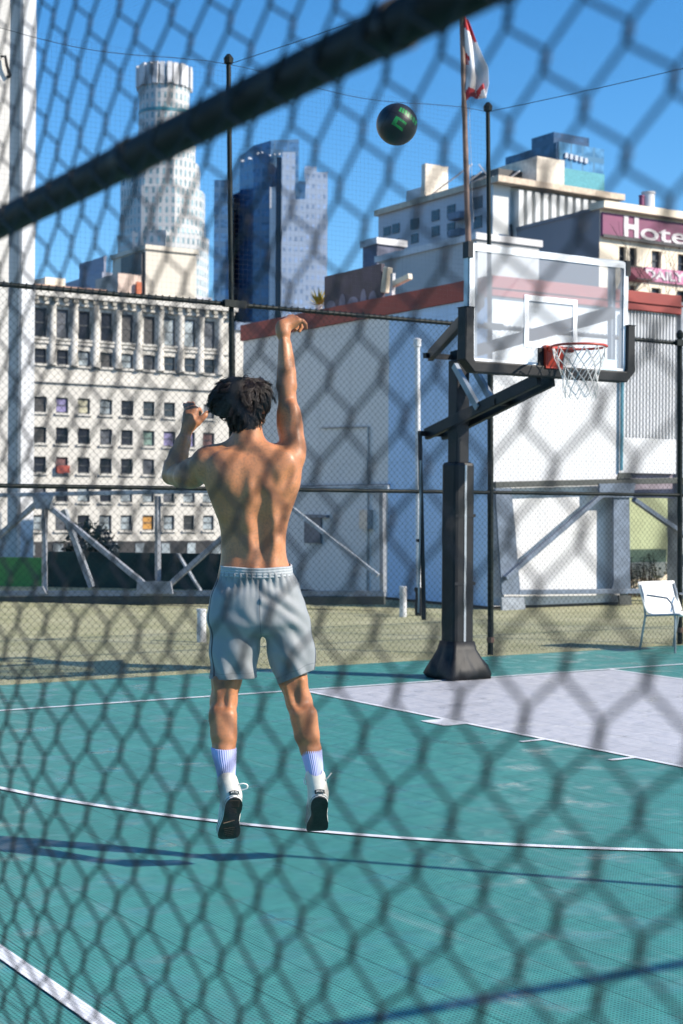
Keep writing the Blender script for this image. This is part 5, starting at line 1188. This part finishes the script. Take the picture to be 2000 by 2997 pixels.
sm_ = t.math('MULTIPLY', t.math('MULTIPLY', t.math('LESS_THAN', t.math('ABSOLUTE', t.math('SUBTRACT', t.math('ADD', x, t.math('MULTIPLY', z, .045)), float(L(764, 1750)[0] + .045 * L(764, 1750)[2]))), .0014), t.math('GREATER_THAN', z, float(L(764, 1858)[2]))), t.math('LESS_THAN', y, 0.0)); c = t.mix(t.math('MULTIPLY', sm_, .7), c, (.05, .055, .07)); hl_ = t.math('MAXIMUM', hl_, sm_)
t.set(Base_Color=c, Roughness=.62, Specular_IOR_Level=.4, Sheen_Weight=.12, Normal=t.bump(t.math('ADD', t.math('MULTIPLY', ho, -.5), t.math('ADD', t.noise(co, 50, 3), t.math('MULTIPLY', hl_, -1.5))), .3, .003))
me.materials.append(cloth); me.polygons.foreach_set('use_smooth', [True] * len(me.polygons))
shorts = place('shorts', me, body); md = shorts.modifiers.new('thickness', 'SOLIDIFY'); md.thickness = .003; md.offset = 1
# waistband
wb = MB(); n = 192; K = 20; vs = []
for k in range(K + 1):
    f = k / K; zc = zz_(1652) * (1 - f) + zz_(1683) * f; xl = xx_(647) * (1 - f) + xx_(643) * f; xr_ = xx_(853) * (1 - f) + xx_(857) * f; a = (xr_ - xl) / 2; cx_ = (xr_ + xl) / 2
    for i in range(n):
        t_ = 2 * math.pi * i / n; c_, s_ = math.cos(t_), math.sin(t_); rb = .0022 * abs(math.sin(f * math.pi * 4)) + .0007 * math.sin(i * 1.31 + 2 * math.sin(i * .21)) * abs(math.sin(f * math.pi * 4)) + (.002 if 0 < k < K else -.003)
        rb -= .002; ex = 2 / 2.4; X_ = cx_ + (a + rb) * math.copysign(abs(c_) ** ex, c_); Y_ = -.004 + (.127 + rb) * math.copysign(abs(s_) ** ex, s_); vs.append((X_, Y_, zc + .0015 * math.sin(i * .16) + .010 * s_))
wb.add(vs, [(k * n + i, k * n + (i + 1) % n, (k + 1) * n + (i + 1) % n, (k + 1) * n + i)[::-1] for k in range(K) for i in range(n)])
def local(mb, name, m, parent, smooth=True): o = mb.build(name, m, None, smooth=smooth); o.parent = parent; return o
band = mat('grey elastic', (.36, .375, .385), .7, var=.05); o = local(wb, 'waistband', band, shorts); md = o.modifiers.new('t', 'SOLIDIFY'); md.thickness = .003

# ------------------------------------------------------------------ socks and shoes
sockm, t = newmat('lavender white sock'); t.set(Base_Color=(.40, .42, .68), Roughness=.9, Sheen_Weight=.2)
canvas = mat('cream canvas', (.58, .55, .50), .85, var=.08, vscale=25, bump=.15, bscale=300); rub = mat('white rubber', (.62, .61, .58), .5, var=.05, vscale=20); sole_m = mat('black rubber sole', (.020, .018, .017), .55, var=.4, vscale=18, bump=.2, bscale=80); lac = mat('white lace', (.80, .78, .74), .8)
def tube_loft(rows, n=80, rib=0.0, ribs=34):
    mb = MB(); vs = []
    for c, r in rows:
        for i in range(n * 2):
            a = 2 * math.pi * i / (n * 2); rr = r + rib * math.sin(a * ribs); vs.append((c[0] + rr * math.cos(a), c[1] + rr * math.sin(a), c[2]))
    m_ = n * 2; return mb.add(vs, [(k * m_ + i, k * m_ + (i + 1) % m_, (k + 1) * m_ + (i + 1) % m_, (k + 1) * m_ + i)[::-1] for k in range(len(rows) - 1) for i in range(m_)])
SO = lambda u: None
def outline(n=40):
    """sole outline: u along the foot 0 heel .. 1 toe, half widths left/right (metres)"""
    U = [0, .03, .08, .15, .25, .38, .48, .58, .68, .78, .87, .94, .98, 1.0]; Wi = [.004, .021, .031, .036, .036, .031, .031, .038, .045, .047, .042, .030, .017, .004]; Wo = [.004, .021, .031, .036, .037, .036, .038, .043, .048, .049, .043, .030, .017, .004]
    u = (1 - np.cos(np.linspace(0, np.pi, n))) / 2; return u, np.interp(u, U, Wi), np.interp(u, U, Wo)
def shoe(side, heel, toe, roll, collar, name_parent):
    Lg = .285; d = (toe - heel); d = d / np.linalg.norm(d)
    s_ = np.array((1.0, 0, 0)); s_ = s_ - d * (s_ @ d); s_ /= np.linalg.norm(s_); up = np.cross(s_, d)      # up = out of the shoe's top
    ca_, sa_ = math.cos(roll), math.sin(roll); s2 = s_ * ca_ + up * sa_; up2 = up * ca_ - s_ * sa_
    def W(u, v, h): return heel + d * (u * Lg) + s2 * v + up2 * h
    inv = lambda P: np.array([((P - heel) @ d) / Lg, (P - heel) @ s2, (P - heel) @ up2])
    u, wi, wo = outline(); wl, wr_ = (wo, wi) if side < 0 else (wi, wo)
    ring_ = [(a, -b) for a, b in zip(u, wl)] + [(a, b) for a, b in zip(u[::-1][1:-1], wr_[::-1][1:-1])]; m_ = len(ring_)
    def loft(levels, nm, m, parent, caps):
        vs = []
        for h, gr in levels: vs += [tuple(W(a + (gr * .2 if a < .05 else -gr * .2 if a > .95 else 0), b + math.copysign(gr, b), h + .030 * max(0, (a - .78) / .22) ** 2 * 1.0)) for a, b in ring_]
        fs = [(k * m_ + i, k * m_ + (i + 1) % m_, (k + 1) * m_ + (i + 1) % m_, (k + 1) * m_ + i) for k in range(len(levels) - 1) for i in range(m_)]
        if caps:
            nn_ = len(u)
            for base_, flip in ((0, True), ((len(levels) - 1) * m_, False)):
                cf = [(0, 1, m_ - 1)] + [(i, i + 1, m_ - i - 1, m_ - i) for i in range(1, nn_ - 2)] + [(nn_ - 2, nn_ - 1, nn_)]
                fs += [tuple(base_ + q for q in (f[::-1] if flip else f)) for f in cf]
        return local(MB().add(vs, fs), nm, m, parent, smooth='auto')
    # upper
    c0 = inv(collar); G = Field((-.05, -.075, -.01), (.33, .075, .20), .0035)
    P = lambda a, b, c: np.array((a * Lg, b, c))
    G.chain([(P(.13, 0, .040), .036), (P(.30, 0, .042), .038), (P(.50, 0, .040), .040), (P(.68, 0, .032), .041), (P(.80, 0, .030), .039), (P(.88, 0, .032), .030)], .03, flat=(1, 1, 1))
    G.chain([(P(.14, 0, .035), .035), (P(.16, 0, .070), .036), (P(c0[0] * .6 + .07, c0[1] * .6, c0[2] * .75), .036), (P(c0[0], c0[1], c0[2]), .037), (P(c0[0] * 1.02, c0[1] * 1.02, c0[2] + .02), .0375)], .03)
    G.chain([(P(.30, 0, .075), .030), (P(.5, 0, .058), .030)], .04)
    G.put((-.1, -.1, -.05), (.4, .1, .012), lambda x, y, z: z - .010 + 0 * x + 0 * y, .004, 'sub')
    G.put((-.1, -.1, c0[2]), (.4, .1, .3), lambda x, y, z: (c0[2] + .002) - z + 0 * x + 0 * y, .004, 'sub')
    v_, q_ = G.mesh(); v_[:, 2] += .030 * np.clip((v_[:, 0] / Lg - .78) / .22, 0, 1.2) ** 2; v_ = v_ + (fnoise(v_, 70, 12 + side) * .0012)[:, None] * np.array((0, 1, .3)); wv = heel + v_[:, :1] * d + v_[:, 1:2] * s2 + v_[:, 2:] * up2
    sh = place('shoe', np_mesh('shoe', wv, q_, canvas), body)
    loft([(-.002, .0), (.003, .0035), (.022, .0045), (.026, .002), (.027, -.006)], 'foxing', rub, sh, True)
    loft([(.0195, .0052), (.0225, .0054)], 'foxing_stripe', mat('dark green stripe', (.02, .06, .06), .5), sh, False); loft([(.0035, .0046), (.0065, .0052)], 'foxing_stripe', mat('dark green stripe', (.02, .06, .06), .5), sh, False)
    so = loft([(-.0105, -.003), (-.009, .000), (-.003, .0015), (-.0018, .0005)], 'sole', sole_m, sh, True)
    tr = MB()
    def groove(u0, v0, u1, v1, w_=.0022): tr.bar(W(u0, v0, -.0112 + .030 * max(0, (u0 - .78) / .22) ** 2), W(u1, v1, -.0112 + .030 * max(0, (u1 - .78) / .22) ** 2), w_, .0022, up=tuple(up2))
    if side < 0:
        for k in range(6): groove(.05 + k * .026, -.024, .045 + k * .026, .024)
        for k in range(4): groove(.24 + k * .03, -.022 + .003 * k, .20 + k * .035, .012 + .002 * k, .003)
        for k in range(6): groove(.66 + k * .04, -.030 + .004 * k, .63 + k * .04, .020, .003)
        for k in range(5): groove(.64 + k * .01, -.024 + k * .012, .84 - k * .004, -.026 + k * .011, .002)
        local(tr, 'tread', mat('brown rubber tread', (.045, .032, .026), .5), so, False)
        local(MB().bar(W(.535, -.034, -.0112), W(.475, .014, -.0112), .0035, .0025, up=tuple(up2)), 'sole_mark', mat('tan scuff', (.28, .17, .12), .7), so, False)
    # heel strip, label, seam
    hs = MB(); hs.add([W(-.006, -.017, .030), W(-.006, .017, .030), W(.0, .015, .012 + .01), W(.0, -.015, .022)], [(0, 1, 2, 3)])
    rp = []
    for k in range(9):
        f = k / 8; q = np.array((-.012 + .03 * f, 0, .03 + (c0[2] - .03) * f)); rp.append(q)
    hb_ = MB(); hw = .016
    pts = []
    for k in range(9):
        f = k / 8; zl = .028 + (c0[2] - .030) * f; tt = np.array((zl - .035) / max(.02, c0[2] - .035)); uc_ = .14 * (1 - f) * Lg + (c0[0] * Lg) * f if f > .4 else .14 * Lg + (c0[0] - .14) * Lg * f
        rr = .0385; xb_ = uc_ - math.sqrt(rr ** 2 - hw ** 2); vc = c0[1] * f
        pts.append((xb_ - .0025, vc, zl))
    for x_, v0, z_ in pts: pass
    hb_.add([tuple(heel + d * x_ + s2 * (v0 + sg * hw) + up2 * z_) for x_, v0, z_ in pts for sg in (-1, 1)] + [tuple(heel + d * (x_ - .0035) + s2 * v0 + up2 * z_) for x_, v0, z_ in pts], [(2 * k, 18 + k, 19 + k, 2 * k + 2) for k in range(8)] + [(18 + k, 2 * k + 1, 2 * k + 3, 19 + k) for k in range(8)])
    o = local(hb_, 'heel_strip', mat('cream twill', (.62, .57, .52), .8, var=.06, vscale=60), sh); md = o.modifiers.new('t', 'SOLIDIFY'); md.thickness = .002; md.offset = 0
    lb = MB(); lp = []
    for k in range(7):
        a = (k / 6 - .5) * 1.25; r_ = .0385; lp.append((.036 - r_ * math.cos(a) * 1.06 - .004, r_ * math.sin(a)))
    lb.add([tuple(heel + d * x_ + s2 * v_ + up2 * h) for h in (.010, .030) for x_, v_ in lp], [(k, k + 1, 8 + k, 7 + k) for k in range(6)]); lo = local(lb, 'heel_patch', mat('black patch', (.02, .03, .032), .5), sh); md = lo.modifiers.new('t', 'SOLIDIFY'); md.thickness = .002; md.offset = 0
    mk_ = MB()
    for a0, h0, a1, h1 in ((-.42, .016, -.22, .024), (-.42, .024, -.22, .016), (-.1, .014, -.1, .026), (-.16, .020, -.04, .020), (.08, .016, .2, .025), (.2, .016, .36, .016), (.24, .024, .4, .021)):
        q = lambda a, h: heel + d * (.036 - .0385 * math.cos(a) * 1.06 - .0058) + s2 * (.0385 * math.sin(a)) + up2 * h; mk_.bar(q(a0, h0), q(a1, h1), .0018, .0018)
    local(mk_, 'patch_mark', rub, lo, False)
    return sh
hl, tl = lf(345, 712, -.205), lf(258, 1222, -.055); hr, tr_ = lf(1322, 702, -.075), lf(1275, 1128, .105)
colL, colR = L(664, 2281, -.128), L(922, 2266, -.008)
shL = shoe(-1, hl, tl, R(12), colL, body); shR = shoe(1, hr, tr_, R(6), colR, body)
for pts, sh in (([(340, 600, -.14), (380, 575, -.15), (440, 562, -.155), (488, 580, -.15), (480, 618, -.145), (420, 634, -.14), (345, 638, -.135)], shL), ([(235, 640, -.15), (215, 655, -.155), (230, 630, -.15), (260, 610, -.15)], shL), ([(1160, 478, -.01), (1140, 520, -.02), (1150, 570, -.02), (1168, 560, -.015), (1182, 530, -.01)], shR), ([(1362, 560, -.02), (1400, 505, -.03), (1425, 475, -.03), (1452, 440, -.025)], shR)):
    P = [Vector(lf(*p)) for p in pts]; S_ = []
    for i in range(len(P) - 1):
        p0, p1, p2, p3 = P[max(0, i - 1)], P[i], P[i + 1], P[min(len(P) - 1, i + 2)]
        for k in range(6): f = k / 6; S_.append(.5 * ((2 * p1) + (p2 - p0) * f + (2 * p0 - 5 * p1 + 4 * p2 - p3) * f * f + (3 * p1 - p0 - 3 * p2 + p3) * f ** 3))
    S_.append(P[-1]); local(MB().tube(S_, .0030, 7), 'lace', lac, sh)
def sock(pts): local(tube_loft([(L(x, y, d), r) for x, y, d, r in pts], 80, .0011, 34), 'sock', sockm, body)
sock([(655, 2186, -.0725, .0535), (655, 2189, -.0745, .0570), (655.5, 2192, -.0762, .0572), (657, 2212, -.088, .0540), (660, 2235, -.101, .0480), (662, 2260, -.115, .0415), (664, 2283, -.128, .0385), (665, 2296, -.132, .037)])
sock([(910.5, 2191, .0115, .0455), (910.5, 2194, .0115, .0490), (911, 2197, .0112, .0492), (914, 2216, .006, .0465), (918, 2236, .0, .043), (921, 2256, -.006, .0395), (923, 2272, -.010, .0375), (925, 2284, -.012, .036)])

# ------------------------------------------------------------------ hair
hairm, t = newmat('dark brown hair'); co = t.coord('Object'); t.set(Base_Color=t.mix(t.rng(t.noise(co, 30, 3), .35, .65), (.026, .014, .010), (.010, .006, .0055)), Roughness=.46, Specular_IOR_Level=.40)
HB = [(lk(870, 720, .028), (.086, .104, .098)), (lk(1080, 560, .055), (.056, .075, .052)), (lk(560, 720, .045), (.060, .075, .056)), (lk(820, 1120, -.004), (.062, .066, .066)), (lk(720, 560, .03), (.070, .085, .052)), (lk(400, 770, .05), (.046, .055, .044)), (lk(290, 790, .055), (.034, .045, .030)), (lk(520, 560, .045), (.05, .06, .04)), (lk(860, 1330, .004), (.046, .042, .034)), (lk(1200, 700, .06), (.030, .065, .050))]
HBc = np.array([a for a, _ in HB]); HBr = np.array([b for _, b in HB])
def hair_d(P):
    D = []
    for c_, r_ in zip(HBc, HBr): q = (P - c_) / r_; k0 = np.linalg.norm(q, axis=1); k1 = np.linalg.norm(q / r_, axis=1) + 1e-9; D.append(k0 * (k0 - 1) / k1)
    D = np.array(D); k = 45.0; return -np.log(np.exp(-k * np.clip(D, -.5, .5)).sum(0)) / k
def hair_g(P, e=1e-3):
    g = np.stack([hair_d(P + np.eye(3)[i] * e) - hair_d(P - np.eye(3)[i] * e) for i in range(3)], 1); return g / (np.linalg.norm(g, axis=1)[:, None] + 1e-9)
H = Field(HBc.min(0) - .13, HBc.max(0) + .13, .0045); X_, Y_, Z_ = np.meshgrid(*H.ax, indexing='ij'); H.F = (hair_d(np.stack([X_.ravel(), Y_.ravel(), Z_.ravel()], 1)).reshape(H.n) + .019).astype(np.float32)
fa = hp(0, .075, -.02)   # keep the face free of hair
H.ell(hp(0, .095, -.035), (.075, .085, .085), .01, 'sub', yaw); H.ell(hp(.085, .02, -.04), (.022, .030, .040), .006, 'sub', yaw); H.ell(hp(-.085, .02, -.04), (.022, .030, .040), .006, 'sub', yaw)
v_, q_ = H.mesh(); hair = place('hair', np_mesh('hair', v_, q_, hairm), body)
rs = np.random.RandomState(21); pick = rs.choice(len(v_), 9000, replace=len(v_) < 9000); P0 = v_[pick]
fc = np.array([np.array(yaw.inverted() @ Vector(p - hc)) for p in P0]); ok = ~((fc[:, 1] > .055) & (fc[:, 2] < .045)); P0 = P0[ok]
crown = lk(900, 470, -.02); m = len(P0); steps = 11; tr_p = [P0]; P = P0.copy(); clump = rs.randint(0, 420, m); cr_s = np.random.RandomState(4); c_ph = cr_s.uniform(0, 6.28, 420)[clump]; c_cu = cr_s.uniform(-1, 1, 420)[clump]; lift = rs.uniform(0, 1, m) ** 2.2 + 1.6 * (rs.uniform(0, 1, m) < .05); D0 = None
# neighbouring strands share a lock
cc = P0[cr_s.choice(m, 420)]; clump = np.argmin(((P0[:, None, :] - cc[None]) ** 2).sum(2), 1); c_ph = cr_s.uniform(0, 6.28, 420)[clump]; c_cu = cr_s.uniform(-1, 1, 420)[clump]; c_ln = cr_s.uniform(.6, 1.25, 420)[clump] * rs.uniform(.8, 1.1, m); c_li = cr_s.uniform(0, 1, 420)[clump]
for st in range(steps):
    g = hair_g(P); f = P - crown; f = f / (np.linalg.norm(f, axis=1)[:, None] + 1e-6); f = f * .8 + np.array((-.10, .0, -.55))
    left = np.clip((lk(760, 0)[0] - P[:, 0]) / .06, 0, 1)[:, None]; f = f + left * np.array((-.75, .1, -.15))
    right_low = np.clip((P[:, 0] - lk(820, 0)[0]) / .04, 0, 1) * np.clip((lk(0, 650)[2] - P[:, 2]) / .04, 0, 1); sw = np.cross(g, np.array((0, -1.0, 0))); f = f + right_low[:, None] * np.array((.55, .0, -.1))
    top = np.clip((P[:, 2] - lk(0, 420)[2]) / .03, 0, 1)[:, None]; f = f + top * np.array((.25, .2, .25))
    f = f - g * (f * g).sum(1)[:, None]; f /= np.linalg.norm(f, axis=1)[:, None] + 1e-6
    side = np.cross(g, f); wv = np.sin(st * .62 + c_ph) * .75 + c_cu * .5; f = f + side * wv[:, None]; f /= np.linalg.norm(f, axis=1)[:, None]
    P = P + f * (.0088 * c_ln)[:, None]; dd = hair_d(P); g = hair_g(P); tgt = -.012 + .011 * c_li * np.sin((st + 1) / steps * 2.6) + lift * .016 * (st / steps) ** 1.5 * 1.4 + .0015 * rs.normal(size=m)
    P = P - g * (dd - tgt)[:, None]; tr_p.append(P.copy())
TR = np.stack(tr_p, 1); fcx = (TR - hc) @ np.array(yaw.to_3x3()); bad = ((fcx[:, :, 1] > .07) & (fcx[:, :, 2] < .03)).any(1); TR = TR[~bad]; clump = clump[~bad]; m = len(TR)
gi = np.array([np.where(clump == c_)[0][0] if (clump == c_).any() else 0 for c_ in range(420)]); wt = (np.linspace(0, 1, steps + 1) ** .8 * .72)[None, :, None]; TR = TR * (1 - wt) + TR[gi[clump]] * wt
d_ = np.gradient(TR, axis=1); d_ /= np.linalg.norm(d_, axis=2)[:, :, None] + 1e-9; a_ = np.cross(d_, rs.normal(size=(m, 1, 3))); a_ /= np.linalg.norm(a_, axis=2)[:, :, None] + 1e-9; b_ = np.cross(d_, a_)
rad_ = (.0011 * np.sin(np.linspace(.25, math.pi - .02, steps + 1)) ** .6)[None, :, None, None] * rs.uniform(.6, 1.3, (m, 1, 1, 1)); an_ = np.arange(4) * np.pi / 2
VV = (TR[:, :, None, :] + rad_ * (np.cos(an_)[None, None, :, None] * a_[:, :, None, :] + np.sin(an_)[None, None, :, None] * b_[:, :, None, :])).reshape(-1, 3)
k0 = (np.arange(m)[:, None, None] * (steps + 1) * 4 + np.arange(steps)[None, :, None] * 4); i4 = np.arange(4)[None, None]; j4 = (np.arange(4)[None, None] + 1) % 4
QQ = np.stack([k0 + i4, k0 + j4, k0 + j4 + 4, k0 + i4 + 4], -1).reshape(-1, 4); place('hair_strands', np_mesh('hair_strands', VV, QQ, hairm), hair)
wis = MB()
for pts in ([(760, 290), (820, 210), (900, 165), (960, 180), (965, 205)], [(700, 330), (780, 270), (860, 235), (935, 262)], [(1330, 420), (1365, 380), (1358, 330), (1340, 322)], [(1400, 520), (1432, 580), (1415, 640), (1370, 665)], [(200, 900), (225, 960), (250, 1015)], [(230, 900), (262, 960), (275, 1010)], [(390, 470), (430, 420), (520, 385)], [(1000, 1480), (1060, 1440), (1095, 1400)]):
    P = [Vector(lk(x, y, .02)) for x, y in pts]; S_ = []
    for i in range(len(P) - 1):
        p0, p1, p2, p3 = P[max(0, i - 1)], P[i], P[i + 1], P[min(len(P) - 1, i + 2)]
        for k in range(5): f = k / 5; S_.append(.5 * ((2 * p1) + (p2 - p0) * f + (2 * p0 - 5 * p1 + 4 * p2 - p3) * f * f + (3 * p1 - p0 - 3 * p2 + p3) * f ** 3))
    S_.append(P[-1]); n = len(S_); wis.tube(S_, [.0016 * (1 - .75 * i / n) for i in range(n)], 5)
local(wis, 'hair_wisps', hairm, hair)
# eyes, brows
ey = MB()
for s_ in (-1, 1):
    bm = bmesh.new(); bmesh.ops.create_uvsphere(bm, u_segments=16, v_segments=10, radius=.0115); vs = [tuple(np.array(v.co) + hp(s_ * .032, .0855, -.003)) for v in bm.verts]; fs = [tuple(v.index for v in f.verts) for f in bm.faces]; bm.free()
    local(MB().add(vs, fs), 'eye', rub, body)
    local(MB().bar(hp(s_ * .018, .1005, .022), hp(s_ * .048, .090, .022), .006, .004), 'eyebrow', hairm, body)
    c0 = hp(s_ * .032, .0855, -.003); c1 = hp(s_ * .033, .0975, -.002); local(MB().tube([c0 + (c1 - c0) * .92, c1 + (c1 - c0) * .02], [.0052, .0045], 12), 'iris', hairm, body)
